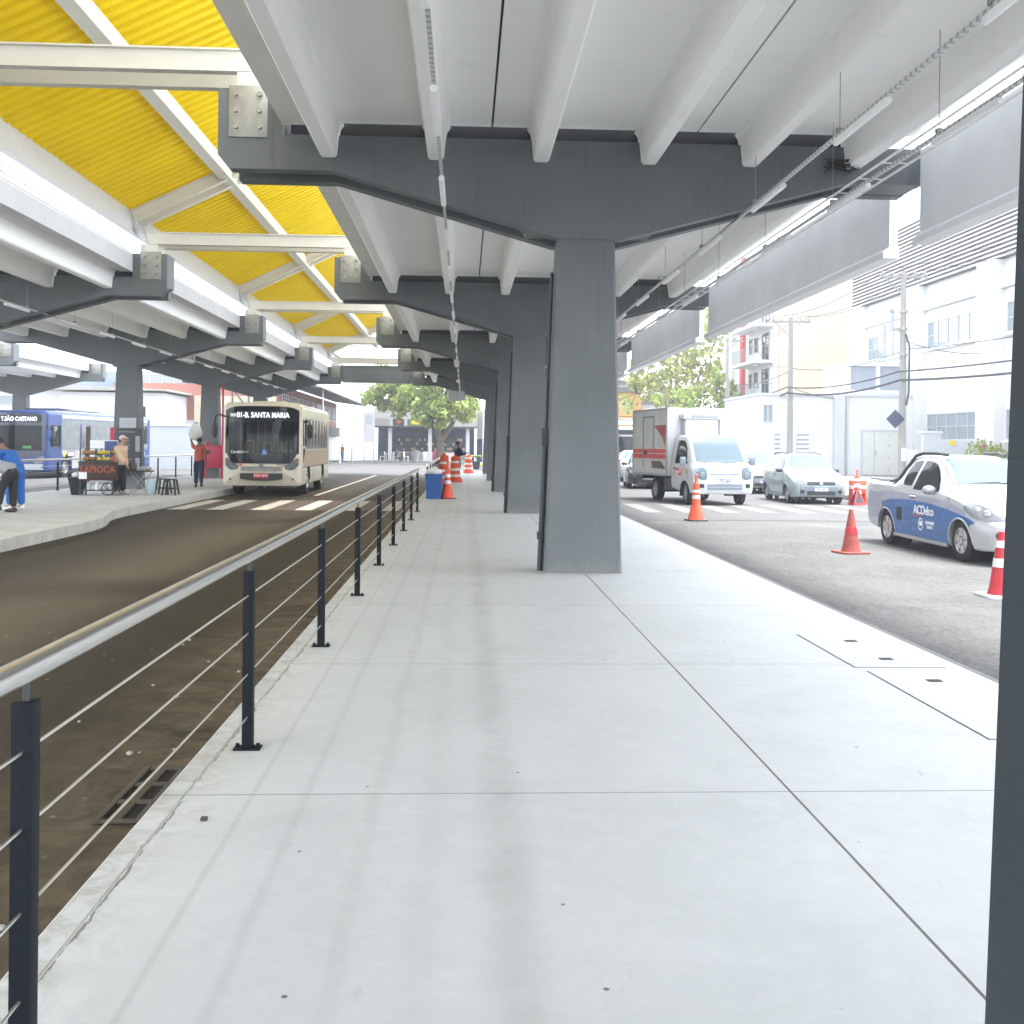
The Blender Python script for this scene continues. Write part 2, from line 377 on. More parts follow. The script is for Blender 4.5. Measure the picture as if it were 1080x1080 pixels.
def concrete_floor():
    m, t, b = nt('trowelled platform concrete'); P, x, y = sep(t)
    n1 = ramp(t, noise(t, .9, 6, .6, P, .6), .3, .7); n2 = ramp(t, noise(t, 7, 6, .7, P, 1.2), .3, .7)
    n3 = noise(t, 130, 2, .5, P)
    c = mix(t, n1, (.55,.565,.57), (.63,.642,.65)); c = mix(t, mth(t,'MULTIPLY',n2,.35), c, (.50,.512,.515))
    c = mix(t, mth(t,'MULTIPLY',ramp(t,n3,.4,.65),.10), c, (.42,.42,.41))
    # swirly trowel strokes
    tv = coords(t,'World',(1.0,3.5,1)); tw = ramp(t, noise(t, 5, 8, .75, tv, 3.), .5, .72)
    c = mix(t, mth(t,'MULTIPLY',tw,.30), c, (.70,.708,.71))
    # soft darker lengthwise stripe, faint darker lines, kerb dirt
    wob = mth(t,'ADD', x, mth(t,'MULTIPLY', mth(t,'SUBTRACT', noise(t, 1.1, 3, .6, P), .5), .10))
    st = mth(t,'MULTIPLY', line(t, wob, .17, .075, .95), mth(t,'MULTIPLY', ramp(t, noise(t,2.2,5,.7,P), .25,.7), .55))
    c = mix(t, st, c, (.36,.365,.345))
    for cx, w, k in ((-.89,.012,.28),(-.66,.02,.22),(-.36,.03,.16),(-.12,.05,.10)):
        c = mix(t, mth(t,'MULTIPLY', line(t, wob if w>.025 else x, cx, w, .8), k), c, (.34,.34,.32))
    kd = mth(t,'MULTIPLY', ramp(t, x, -.95, -1.35), ramp(t, noise(t, 6, 6, .75, P, 1.), .42, .62))
    c = mix(t, mth(t,'MULTIPLY',kd,.75), c, (.27,.255,.215))
    sf = mth(t,'MULTIPLY', ramp(t, noise(t, 2.4, 7, .78, coords(t,'World',(1.,.5,1.)), 2.2), .60, .70), .30); c = mix(t, sf, c, (.37,.375,.37))
    ws = mth(t,'MULTIPLY', ramp(t, noise(t, .55, 5, .6, P, 1.5), .54, .66), .22); c = mix(t, ws, c, (.43,.435,.425))
    sk = mth(t,'MULTIPLY', ramp(t, noise(t, 24, 3, .6, coords(t,'World',(1.,.14,1.)), .6), .70, .76), ramp(t, noise(t,1.6,3,.6,P), .5, .62)); c = mix(t, mth(t,'MULTIPLY',sk,.5), c, (.24,.25,.26))
    # joints
    jx = line(t, x, 1.44, .006, .3)
    ym = mth(t,'SUBTRACT', mth(t,'MODULO', mth(t,'ADD', y, 26.2-4.42+1.31), 2.62), 1.31)
    jy = mth(t,'MULTIPLY', line(t, ym, 0, .005, .4), .7)
    kj = mth(t,'MULTIPLY', line(t, mth(t,'ADD', x, mth(t,'MULTIPLY', mth(t,'SUBTRACT', noise(t,4,6,.75,P), .5), .09)), -1.17, .006, .5), .8)
    j = mth(t,'MAXIMUM', mth(t,'MAXIMUM', jx, jy), kj)
    c = mix(t, j, c, (.10,.10,.095))
    # specks
    v = N(t,'ShaderNodeTexVoronoi'); v.inputs['Scale'].default_value = 3.3; t.links.new(P, v.inputs['Vector'])
    sp = ramp(t, v.outputs['Distance'], .036, .024)
    c = mix(t, mth(t,'MULTIPLY', sp, .85), c, (.06,.06,.06))
    v2 = N(t,'ShaderNodeTexVoronoi'); v2.inputs['Scale'].default_value = 9; t.links.new(P, v2.inputs['Vector'])
    sp2 = mth(t,'MULTIPLY', ramp(t, v2.outputs['Distance'], .06, .04), ramp(t, noise(t,1.3,2,.5,P), .5,.6))
    c = mix(t, mth(t,'MULTIPLY', sp2, .5), c, (.2,.2,.2))
    t.links.new(c, b.inputs['Base Color'])
    t.links.new(mth(t,'ADD', mth(t,'MULTIPLY',n2,.2), .42), b.inputs['Roughness'])
    h = mth(t,'SUBTRACT', mth(t,'MULTIPLY', n2, .25), mth(t,'MULTIPLY', j, 1.2)); bump(t, b, h, .25, .006)
    return m
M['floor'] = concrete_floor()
def plain_concrete(name, a, b_, dirt=(.25,.23,.2), k=.4):
    m, t, b = nt(name); P, x, y = sep(t)
    c = mix(t, ramp(t, noise(t, 1.2, 6, .65, P, .8), .3, .7), a, b_)
    c = mix(t, mth(t,'MULTIPLY', ramp(t, noise(t, 5, 7, .75, P, 1), .5, .72), k), c, dirt)
    ym = mth(t,'SUBTRACT', mth(t,'MODULO', mth(t,'ADD', y, 101), 1.0), .5)
    c = mix(t, mth(t,'MULTIPLY', line(t, ym, 0, .008, .4), .5), c, (.12,.11,.1))
    t.links.new(c, b.inputs['Base Color']); b.inputs['Roughness'].default_value = .75
    bump(t, b, noise(t, 18, 6, .7, P), .5, .012); return m
M['kerb'] = plain_concrete('kerb concrete', (.40,.39,.35), (.56,.55,.51))
M['gutter'] = plain_concrete('smooth gutter concrete', (.14,.142,.142), (.19,.19,.19), (.08,.078,.072))
M['pave'] = plain_concrete('far pavement concrete', (.20,.197,.187), (.26,.256,.245), k=.25)
def brown_road():
    m, t, b = nt('worn brown asphalt'); P, x, y = sep(t)
    n1 = ramp(t, noise(t, .45, 6, .6, P, .5), .3, .7); n2 = ramp(t, noise(t, 4.5, 6, .7, P), .35, .7)
    c = mix(t, n1, (.028,.021,.012), (.048,.037,.022)); c = mix(t, mth(t,'MULTIPLY',n2,.4), c, (.066,.052,.035))
    # dust gathered along the kerb
    du = mth(t,'MULTIPLY', ramp(t, mth(t,'ADD', x, mth(t,'MULTIPLY', mth(t,'SUBTRACT',noise(t,1.3,4,.6,P),.5), 1.1)), -2.5, -1.6), ramp(t, noise(t, 3.2, 6, .7, P, 1), .3, .66))
    c = mix(t, mth(t,'MULTIPLY',du,.85), c, (.20,.158,.105))
    v = N(t,'ShaderNodeTexVoronoi'); v.inputs['Scale'].default_value = 7; t.links.new(P, v.inputs['Vector'])
    sp = mth(t,'MULTIPLY', ramp(t, v.outputs['Distance'], .13, .07), ramp(t, noise(t, .8, 3, .6, P), .48, .58))
    c = mix(t, mth(t,'MULTIPLY',sp,.6), c, (.36,.33,.27))
    g = noise(t, 150, 2, .5, P); c = mix(t, mth(t,'MULTIPLY',ramp(t,g,.55,.75),.35), c, (.11,.095,.075))
    lt = mth(t,'MULTIPLY', ramp(t, noise(t,.9,5,.65,coords(t,'World',(1,.25,1)),1.), .52,.7), .35)
    c = mix(t, lt, c, (.035,.029,.022))
    t.links.new(c, b.inputs['Base Color']); t.links.new(mth(t,'ADD', mth(t,'MULTIPLY',n1,.15), .62), b.inputs['Roughness'])
    b.inputs['Specular IOR Level'].default_value = .12
    bump(t, b, noise(t, 90, 4, .7, P), .5, .008); return m
M['brown_road'] = brown_road()
def milled_road():
    m, t, b = nt('milled grey asphalt'); P, x, y = sep(t)
    s1 = noise(t, 6, 5, .7, coords(t,'World',(2.2,.12,1)), .2); s2 = noise(t, 30, 4, .7, coords(t,'World',(1.6,.35,1)), .4)
    c = mix(t, ramp(t, s1, .3, .7), (.090,.0885,.085), (.140,.138,.133)); c = mix(t, mth(t,'MULTIPLY',ramp(t,s2,.46,.60),.75), c, (.042,.041,.040))
    pz = ramp(t, noise(t, .5, 5, .6, P, .6), .45, .65); c = mix(t, mth(t,'MULTIPLY',pz,.45), c, (.175,.173,.168))
    g = noise(t, 110, 2, .5, P); c = mix(t, mth(t,'MULTIPLY',ramp(t,g,.5,.7),.4), c, (.045,.045,.045))
    ed = mth(t,'MULTIPLY', ramp(t, x, 4.3, 3.75), ramp(t, noise(t, 14, 6, .75, P), .35, .6)); c = mix(t, mth(t,'MULTIPLY',ed,.5), c, (.045,.044,.042))
    t.links.new(c, b.inputs['Base Color']); b.inputs['Roughness'].default_value = .85
    bump(t, b, mth(t,'ADD', s2, mth(t,'MULTIPLY',g,.6)), .8, .014); return m
M['milled_road'] = milled_road()
def plain_road(name, a, b_):
    m, t, b = nt(name); P, x, y = sep(t)
    c = mix(t, ramp(t, noise(t, .6, 6, .65, P, .5), .3, .7), a, b_); c = mix(t, mth(t,'MULTIPLY',ramp(t,noise(t,60,3,.6,P),.5,.7),.3), c, tuple(q*.5 for q in a))
    t.links.new(c, b.inputs['Base Color']); b.inputs['Roughness'].default_value = .8; bump(t, b, noise(t, 70, 3, .6, P), .4, .008); return m
M['far_road'] = plain_road('open plaza asphalt', (.070,.069,.067), (.10,.098,.095))
M['street'] = plain_road('street asphalt', (.075,.074,.072), (.105,.103,.10))
M['ground'] = plain_road('town ground', (.13,.125,.12), (.18,.175,.16))
def worn_paint(name, c_, under):
    m, t, b = nt(name); P, x, y = sep(t)
    f = ramp(t, noise(t, 9, 7, .75, P), .36, .5)
    t.links.new(mix(t, f, under, c_), b.inputs['Base Color']); b.inputs['Roughness'].default_value = .7; return m
M['zebra'] = worn_paint('worn white road paint', (.55,.52,.44), (.24,.21,.16))
M['zebra_red'] = worn_paint('worn red road paint', (.075,.045,.034), (.055,.043,.030))
M['zebra_bright'] = worn_paint('white road paint', (.20,.20,.197), (.095,.095,.093))
# ------------------------------------------------------------------ camera, light
cam_d = bpy.data.cameras.new('camera'); cam = bpy.data.objects.new('camera', cam_d); col.objects.link(cam)
cam_d.sensor_width = 36; cam_d.lens = 36; cam_d.shift_y = -.0644; cam_d.clip_end = 2000; cam_d.clip_start = .05
cam.matrix_world = Matrix.Translation((0,0,1.5)) @ Matrix.Rotation(-R(2.65),4,'Z') @ Matrix.Rotation(R(90),4,'X') @ Matrix.Rotation(.01,4,'Z')
scene.camera = cam
SUN_EL, SUN_AZ = 74., 80.          # azimuth from +Y towards +X
w = bpy.data.worlds.new('World'); scene.world = w; w.use_nodes = True; t = w.node_tree; bg = t.nodes['Background']
sky = t.nodes.new('ShaderNodeTexSky'); sky.sky_type = 'NISHITA'; sky.sun_disc = False
sky.sun_elevation = R(SUN_EL); sky.sun_rotation = R(SUN_AZ); sky.air_density = 1.3; sky.dust_density = 1.5; sky.ozone_density = 1.
bw = t.nodes.new('ShaderNodeRGBToBW'); t.links.new(sky.outputs[0], bw.inputs[0])
cmb = t.nodes.new('ShaderNodeCombineColor'); 
for i, k in enumerate((.97,1.,1.04)): t.links.new(mth(t,'MULTIPLY',bw.outputs[0],k), cmb.inputs[i])
t.links.new(mix(t, .85, sky.outputs[0], cmb.outputs[0]), bg.inputs['Color']); bg.inputs['Strength'].default_value = .15
sd = bpy.data.lights.new('sun','SUN'); sd.energy = 1.0; sd.angle = R(14); sd.color = (1,.97,.92)
sun = bpy.data.objects.new('sun', sd); col.objects.link(sun)
az, el = R(SUN_AZ), R(SUN_EL)
sun.rotation_euler = Vector((math.sin(az)*math.cos(el), math.cos(az)*math.cos(el), math.sin(el))).to_track_quat('Z','Y').to_euler()
scene.view_settings.view_transform = 'Standard'; scene.view_settings.look = 'None'; scene.view_settings.gamma = 1
scene.view_settings.exposure = 3.0
scene.cycles.max_bounces = 10; scene.cycles.diffuse_bounces = 6; scene.cycles.transparent_max_bounces = 12

# ------------------------------------------------------------------ ground
def struct(name, mb, m, **k): return tag(mb.build(name, m, None, **k), kind='structure')
struct('ground', MB().rows([[(-320,-60,-.32),(320,-60,-.32)],[(-320,420,-.32),(320,420,-.32)]]), M['ground'])
PX0, PX1 = -1.30, 3.47
pl = MB()
pl.prism([(PX0,-.32),(PX1,-.32),(PX1,-.02),(PX1-.02,0),(PX0+.03,0),(PX0,-.03)], 'y', -9, 58.6)
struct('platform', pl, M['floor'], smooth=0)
struct('gutter', MB().box(PX1+.001,3.80,-9,70,-.30,-.125), M['gutter'])
struct('road', MB().rows([[(-7.9,-9,-.2),(PX0,-9,-.2)],[(-7.9,58.6,-.2),(PX0,58.6,-.2)]]), M['brown_road'])
struct('plaza', MB().rows([[(-60,58.6,-.2),(3.8,58.6,-.2)],[(-60,140,-.2),(3.8,140,-.2)]]), M['far_road'])
struct('right_road', MB().rows([[(3.801,23.2,-.15),(12.5,23.2,-.15)],[(3.801,140,-.15),(12.5,140,-.15)]]), M['street'])
struct('milled_road', MB().rows([[(3.801,-9,-.156),(12.5,-9,-.156)],[(3.801,23.199,-.156),(12.5,23.199,-.156)]]), M['milled_road'])
struct('right_pavement', MB().box(12.5,70,-9,140,-.31,0), M['pave'])
struct('left_platform', MB().prism([(-12.75,4),(-7.05,4),(-7.05,19.2),(-7.07,19.9),(-7.13,20.5),(-7.24,21.1),(-7.40,21.7),(-7.58,22.3),(-7.70,23.0),(-7.75,23.8),(-7.75,58),(-12.75,58)], 'z', -.31, 0), M['kerb'], smooth=0)
struct('left_road', MB().rows([[(-20.4,4,-.2),(-12.751,4,-.2)],[(-20.4,58.6,-.2),(-12.751,58.6,-.2)]]), M['far_road'])
struct('far_platform', MB().box(-27,-20.41,20,58,-.31,0), M['kerb'], smooth=0)
zr = MB().box(-7.6,-1.45,26.4,30.9,-.2,-.196); struct('crossing_paint', zr, M['zebra_red'])
zs = MB()
for cx in (-7.35,-6.35,-5.25,-4.12,-3.0,-1.9): zs.box(cx-.21,cx+.21,26.42,30.88,-.196,-.191)
struct('crossing_marking', zs, M['zebra'])
struct('lane_marking', MB().box(-4.95,-4.83,34,57,-.2,-.195), M['zebra'])
zb = MB()
for k in range(8): zb.box(4.6+k*1.0,5.05+k*1.0,25.8,29.6,-.15,-.146)
struct('street_crossing_marking', zb, M['zebra_bright'])
# old oil and water stains on the brown road come from its material

hz = MB().box(-330,330,-70,430,-1.32,19.5).build('haze', None, None, smooth=0); tag(hz, kind='stuff'); hz['label'] = 'thin pale haze filling the air over the whole station'  # volume added to imitate veiling lens glare on distant things
hm, ht, hb = nt('thin haze'); ht.nodes.remove(hb); pv = ht.nodes.new('ShaderNodeVolumePrincipled'); pv.inputs['Color'].default_value = (.93,.96,1,1); pv.inputs['Density'].default_value = .0017
pv.inputs['Anisotropy'].default_value = .3
ht.links.new(pv.outputs[0], ht.nodes['Material Output'].inputs['Volume']); hz.data.materials.clear(); hz.data.materials.append(hm)

# ------------------------------------------------------------------ station canopy
Y0, DY = 1.40, 10.65
def FY(k): return Y0 + DY*k - (.09 if k == 0 else 0)
XA, XB, XC = 1.42, -10.85, -23.3
def pillar(xc, k, mir, label, column=True, plate=True, conduit=False):
    o = thing('canopy_pillar', label, 'pillar', (xc, FY(k), 0), 0, 'T shaped canopy pillars'); s = -1 if mir else 1
    if column:
        c = MB()
        def ring(z, hw, t0, t1, ch=.025):
            return [(-hw+ch,t0,z),(hw-ch,t0,z),(hw,t0+ch,z),(hw,t1-ch,z),(hw-ch,t1,z),(-hw+ch,t1,z),(-hw,t1-ch,z),(-hw,t0+ch,z)]
        r0, r1 = ring(0,.46,.02,.57), ring(3.98,.335,.02,.57)
        c.rows([r0,r1],True); c.add(r0,[tuple(range(8))[::-1]]); c.add(r1,[tuple(range(8))])
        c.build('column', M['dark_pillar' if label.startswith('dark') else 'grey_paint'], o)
    prof = [(-4.32,4.86),(-4.19,4.70),(-3.0,4.70),(-.36,3.96),(.42,3.96),(3.1,4.68),(4.04,4.68),(4.04,5.11),(-3.57,5.11),(-3.57,5.62),(-4.32,5.62)]
    rec = [(-4.32,4.90),(-4.19,4.86),(-3.0,4.86),(-.86,4.26),(-.7,4.05),(.8,4.06),(.95,4.23),(2.9,4.80),(3.3,4.80),(3.4,4.69),(4.04,4.69),(4.04,5.11),(-3.57,5.11),(-3.57,5.62),(-4.32,5.62)]
    b = MB()
    b.prism([(x*s,z) for x,z in prof],'y',0,.20); b.prism([(x*s,z) for x,z in rec],'y',.20,.55)
    back = [(x if x > -4.2 else x+.12, z) for x,z in prof]
    b.prism([(x*s,z) for x,z in back],'y',.55,.75)
    b.build('cap_beam', M['grey_paint'], o, smooth=0)
    MB().box(*sorted((-3.5*s,3.6*s)),.10,.65,5.111,5.42).build('bearing_strip', M['dark'], o)  # dark block stands in for the shadow in the gap under the slabs
    if plate:
        px = -3.97*s
        p = MB().box(px-.225,px+.225,-.022,-.001,5.06,5.66).build('fixing_plate', M['galv'], o, bevel=.006)
        for i in (-1,1):
            for z in (5.17,5.36,5.55):
                b = MB(); b.lathe([(0,-.072),(.026,-.072),(.026,-.030),(.045,-.028),(.045,-.0225)],12,(px+i*.135,0,z),'y'); b.build('bolt', M['bolt'], p)
        MB().box(px-.14,px+.14,.02,.70,5.62,5.83).build('tie_seat', M['cream_steel'], o)
    if conduit:
        cd = MB().tube([(-.50,.30,0),(-.50+.06,.30,1.7)],.035,8); cd.tube([(-.44,.30,1.7),(-.385,.30,3.6)],.022,8)
        cd.box(-.535,-.465,.26,.34,.38,.47); cd.box(-.49,-.41,.25,.35,1.5,1.72); cd.build('conduit', M['blackish'], o)
    return o
ordn = ['nearest','first','second','third','fourth','fifth']
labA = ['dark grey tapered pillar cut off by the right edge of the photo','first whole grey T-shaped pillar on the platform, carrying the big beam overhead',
        'second whole grey T-shaped pillar, directly behind the big front one','third whole grey T-shaped pillar along the platform, partly hidden',
        'fourth whole grey T-shaped pillar along the platform, a narrow strip in view','farthest grey T-shaped pillar at the end of the platform']
for k in range(6): pillar(XA, k, False, labA[k], conduit=k in (1,2,3))
labB = [None,None,'grey cap beam with bolted plate nearest on the left platform, its column out of frame','grey T-shaped pillar behind the tapioca cart',
        'grey T-shaped pillar with the red cabinet on it','grey T-shaped pillar directly behind the cream bus']
for k in range(2,6): pillar(XB, k, True, labB[k])
pillar(XC, 4, True, 'grey cap beam of the farthest left platform, its end at the left photo edge')
pillar(XC, 5, True, 'small grey T-shaped pillar above the blue bus, farthest to the left')

def deck(xc, k, mir, label, group='ribbed canopy slabs'):
    """one bay of double-T slabs between cap beams k and k+1"""
    y0, y1 = FY(k)+.76, FY(k+1)-.01
    o = thing('canopy_slab', label, 'canopy slab', (xc, y0, 0), 0, group); s = -1 if mir else 1; L = y1-y0
    for a, b_, ribs in ((-3.30,-1.145,(-3.04,-1.79)),(-1.12,1.295,(-.55,.73)),(1.32,3.90,(1.94,3.19))):
        m = MB(); m.prism([(a*s,5.25),(b_*s,5.25),(b_*s,5.38),(a*s,5.38)],'y',0,L)
        p = m.build('slab_panel', M['white_paint'], o, smooth=0)
        for r in ribs:
            q = MB(); q.prism([((r+u)*s,z) for u,z in ((-.165,5.249),(-.125,5.19),(-.095,4.875),(-.07,4.85),(.07,4.85),(.095,4.875),(.125,5.19),(.165,5.249))],'y',-.10,L+.10)
            q.build('rib', M['rib_paint'], p, smooth=0)
    MB().box(*sorted((-1.145*s,-1.12*s)),0,L,5.30,5.36).box(*sorted((1.295*s,1.32*s)),0,L,5.30,5.36).build('joint_seal', M['joint'], o)
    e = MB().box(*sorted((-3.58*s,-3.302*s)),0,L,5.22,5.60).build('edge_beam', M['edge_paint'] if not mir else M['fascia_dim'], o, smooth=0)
    return o
la = ['white ribbed canopy slab directly overhead, nearest bay','white ribbed canopy slab just beyond the big front beam','white ribbed slab in the third bay along the platform',
      'white ribbed slab in the fourth bay along the platform','white ribbed slab in the farthest bay, small above the railing']
for k in range(5): deck(XA, k, False, la[k])
tag(deck(XA, -1, False, 'white ribbed canopy slab behind the viewer'))  # unseen bay, added for its shade on the near platform
lb = ['white ribbed canopy slab of the left platform, bay beside the viewer','white ribbed slab of the left platform, nearest one at the left photo edge','white ribbed slab of the left platform above the tapioca cart',
      'white ribbed slab of the left platform before the red cabinet pillar','white ribbed slab of the left platform above the cream bus']
for k in range(5): deck(XB, k, True, lb[k])  # the first bay is out of view, added to darken the brown road
deck(XC, 3, True, 'white ribbed slab of the far left platform, nearer bay at photo edge'); deck(XC, 4, True, 'white ribbed slab of the far left platform above the blue bus')

for k in range(5):
    y0, y1 = FY(k)+.86, FY(k+1)-.02
    o = thing('fascia_panel', ['pale grey concrete fascia panel at the upper right corner, largest one','pale grey fascia panel hanging beyond the big front beam',
              'pale grey fascia panel above the green street trees, third along','small pale grey fascia panel above the box truck, fourth along','smallest grey fascia panel, farthest beside the pillars'][k],'fascia panel',(5.42,y0,3.95),0,'concrete fascia panels along the street side')
    L = y1-y0
    MB().prism([(0,.16),(.11,.16),(.11,1.14),(0,1.14)],'y',0,L).build('panel', M['fascia'], o, smooth=0)
    MB().prism([(-.10,0),(.11,0),(.11,.157),(-.002,.157),(-.10,.08)],'y',-.05,L-.02).build('drip_ledge', M['fascia'], o, smooth=0)
    MB().box(.02,.10,-.9,L+.7,1.0,1.06).build('hanger_angle', M['galv'], o) if k == -1 else None

# ------------------------------------------------------------------ yellow roof over the bus lane
SL = .485
def RZ(x): return 6.60 + SL*(x+7.35)
ro = thing('yellow_canopy','yellow corrugated roof on cream steel frames over the bus lane','canopy',(-4.8,12,5.8))
def corr(y0, y1, name, m, per=.28):
    n = int((y1-y0)/per); rws = []
    prof = [(0,0),(.36,0),(.44,.06),(.80,.06),(.88,0)]
    ys = []
    for i in range(n):
        for u, h in prof: ys.append((y0+(i+u)*per, h))
    ys.append((y1,0))
    for x in (-7.55,-5.3,-3.9,-2.35): rws.append([(x, y, RZ(x)+h) for y,h in ys])
    MB().sheet(rws,(0,0,.006)).build(name, m, ro, smooth=0, world=True)
for k in range(5): corr(FY(k)+.4+.02, FY(k+1)+.4-.02, 'roof_sheet', M['yellow'])
corr(FY(5)+.42, FY(5)+7, 'clear_sheet', M['clear'])
def isec(h, w, t=.018): 
    return [(-w/2,-h/2),(w/2,-h/2),(w/2,-h/2+t),(t/2,-h/2+t),(t/2,h/2-t),(w/2,h/2-t),(w/2,h/2),(-w/2,h/2),(-w/2,h/2-t),(-t/2,h/2-t),(-t/2,-h/2+t),(-w/2,-h/2+t)]
def ibeam(mb, p0, p1, h, w, t=.02):
    p0, p1 = Vector(p0), Vector(p1); d = (p1-p0); L = d.length; d.normalize(); a = Vector((0,1,0)); b = d.cross(a).normalized()*-1
    if b.z < 0: b = -b
    Mx = Matrix(((a.x,b.x,d.x,p0.x),(a.y,b.y,d.y,p0.y),(a.z,b.z,d.z,p0.z),(0,0,0,1)))
    pr = isec(h,w,t); n = len(pr); mb.add([(x,y,0) for x,y in pr]+[(x,y,L) for x,y in pr], [(i,n+i,n+(i+1)%n,(i+1)%n) for i in range(n)]+[(0,1,2,11),(3,4,9,10),(5,6,7,8),(12,13,14,23),(15,16,21,22),(17,18,19,20)], Mx)
for k in range(1,6):
    y = FY(k)
    for dy in (.08,.66):
        m = MB(); ibeam(m,(-7.0,y+dy,5.97),(-2.45 if k<6 else -2.4,y+dy,5.97),.27,.13); m.build('tie_beam', M['cream_steel'], ro, smooth=0, world=True)
    for dy in (.12,.66):
        m = MB(); ibeam(m,(-7.30,y+dy,RZ(-7.30)-.17),(-2.4,y+dy,RZ(-2.4)-.17),.26,.14); m.build('rafter', M['cream_steel'], ro, smooth=0, world=True)
    m = MB()
    for dy in (.12,.66): m.bar((-6.98,y+dy,5.86),(-7.36,y+dy,6.42),.10,.14,(0,1,0))
    m.box(-7.12,-6.78,y+.04,y+.70,5.66,5.83); m.build('eave_bracket', M['white_steel'], ro, world=True)
    m = MB()
    for dy in (.12,.66): m.box(-2.62,-2.5,y+dy-.05,y+dy+.05,6.1,RZ(-2.55)-.3)
    m.build('roof_post', M['cream_steel'], ro, world=True)
for x in (-5.3,-3.3):
    MB().bar((x,FY(0),RZ(x)-.17),(x,FY(5)+7,RZ(x)-.17),.26,.27).build('purlin', M['cream_steel'], ro, smooth=0, world=True)
cp = MB()
for i in range(6): cp.bar((-7.3+i*.95,FY(5)+.9,RZ(-7.3+i*.95)-.05),(-7.3+i*.95,FY(5)+7,RZ(-7.3+i*.95)-.05),.07,.07)
cp.build('glazing_bar', M['white_steel'], ro, world=True)
gt = MB()
gt.prism([(-7.62,6.62),(-7.38,6.62),(-7.36,6.50),(-7.26,6.06),(-7.34,6.04),(-7.62,6.3)],'y',FY(0)+.4,FY(5)+7); gt.build('gutter', M['white_steel'], ro, smooth=0, world=True)
er = MB()
for z in (5.62,5.72,5.80): er.box(-7.30,-7.27,FY(1),FY(5)+1,z,z+.018)
er.build('cable_tray', M['white_steel'], ro, world=True)
eb = thing('end_beam','deep grey concrete beam spanning the bus lane at the far end','beam',(-4.7,FY(5),4.7))
MB().box(-6.52,-2.91,FY(5)+.06,FY(5)+.7,4.80,5.62).build('beam', M['grey_paint'], eb, world=True, smooth=0)
MB().box(-6.6,-2.8,FY(5)+.0,FY(5)+.76,5.62,5.70).build('coping', M['grey_paint'], eb, world=True)

# ------------------------------------------------------------------ suspended lamp lines
def chan_mat():
    m, t, b = nt('slotted channel'); P, x, y = sep(t)
    ym = mth(t,'SUBTRACT', mth(t,'MODULO', mth(t,'ADD', y, 50), .09), .045)
    t.links.new(mix(t, line(t, ym, 0, .018, .2), (.58,.59,.59), (.34,.34,.34)), b.inputs['Base Color']); b.inputs['Roughness'].default_value=.5; b.inputs['Metallic'].default_value=0
    return m
M['slot'] = chan_mat()
def lampline(x, z, y0, y1, label, ph=7.9, rods=True, tray=False):
    o = thing('lamp_line', label, 'light fixture', (x,y0,z), 0, 'suspended tube lamp lines')
    MB().prism([(x-.016,z+.03),(x+.016,z+.03),(x+.016,z+.062),(x-.016,z+.062)],'y',y0,y1).build('channel', M['slot'], o, world=True, smooth=0)
    if tray:
        m = MB().box(x-.125,x-.115,y0,y1,z+.05,z+.075).box(x+.155,x+.165,y0,y1,z+.05,z+.075)
        yy = y0
        while yy < min(y1,40): m.box(x-.12,x+.16,yy,yy+.012,z+.05,z+.058); yy += .6
        m.build('cable_tray', M['tube'], o, world=True)
    y = ph - 2.645*math.floor((ph-y0)/2.645)
    while y+1.2 < y1:
        MB().cyl((x,y,z),(x,y+1.15,z),.03,n=10).box(x-.018,x+.018,y+.02,y+1.13,z+.012,z+.031).build('tube_lamp', M['tube'], o, world=True)
        if rods:
            for yr in (y+1.05,):
                m = MB().cyl((x,yr,z+.06),(x,yr,5.25),.004,n=6); m.box(x-.03,x+.03,yr-.02,yr+.02,z+.06,z+.10); m.build('hanger_rod', M['chan'], o, world=True)
        y += 2.645
    return o
lampline(-.265, 4.25, 1.5, 54, 'tube lamp line under the slab rib, running straight ahead left of the pillars', rods=False)
lampline(3.30, 4.25, 1.5, 54, 'tube lamp line on thin rods crossing the right half of the ceiling')
lampline(4.20, 4.27, 1.5, 54, 'tube lamp line with cable tray beside the grey fascia panels', tray=True)
lampline(-9.30, 4.27, 13, 54, 'tube lamp line under the left platform canopy')
wb = MB(); rr = random.Random(5)
for i in range(9):
    pts = [(4.43+rr.uniform(-.22,.22), 11.93+rr.uniform(-.05,.05), 4.84+rr.uniform(-.06,.1)) for _ in range(4)]; wb.tube(pts,.006,5)
tag(wb.build('loose_cable', M['wire'], None),'tangle of loose black wires under the big front beam','cable')

# ------------------------------------------------------------------ railings
def railing(x, y0, n, sp, label, y_start, y_end):
    o = thing('railing', label, 'railing', (x, y0, 0), 0, 'steel cable railings')
    MB().tube([(x,y_start,.95),(x,y_end,.95)],.032,16).build('handrail', M['rail_steel'], o, world=True)
    for i in range(n):
        y = y0+i*sp
        p = MB().box(x-.026,x+.026,y-.024,y+.024,.006,.875).build('post', M['post'], o, world=True, bevel=.003)
        MB().cyl((x,y,.87),(x,y,.92),.009,n=8).build('pin', M['blackish'], p, world=True)
        f = MB().box(x-.065,x+.065,y-.04,y+.04,.0005,.008)
        for a in (-.05,.05): f.cyl((x+a,y,.008),(x+a,y,.026),.011,n=6)
        f.build('base_plate', M['post'], p, world=True)
    for z in (.755,.57,.37,.16):
        MB().cyl((x,y_start,z),(x,y_end-.3,z),.0045,n=6).build('cable', M['cable'], o, world=True)
    return o
railing(-1.05, 2.52, 9, 2.568, 'steel railing with dark posts along the platform edge in the foreground', -.6, 23.5)
railing(-1.05, 29.2, 8, 2.568, 'second steel railing starting behind the blue bin', 29.1, 47.4)
railing(-12.45, 24.3, 11, 2.568, 'steel railing on the left platform behind the tapioca cart', 22.0, 50.3)

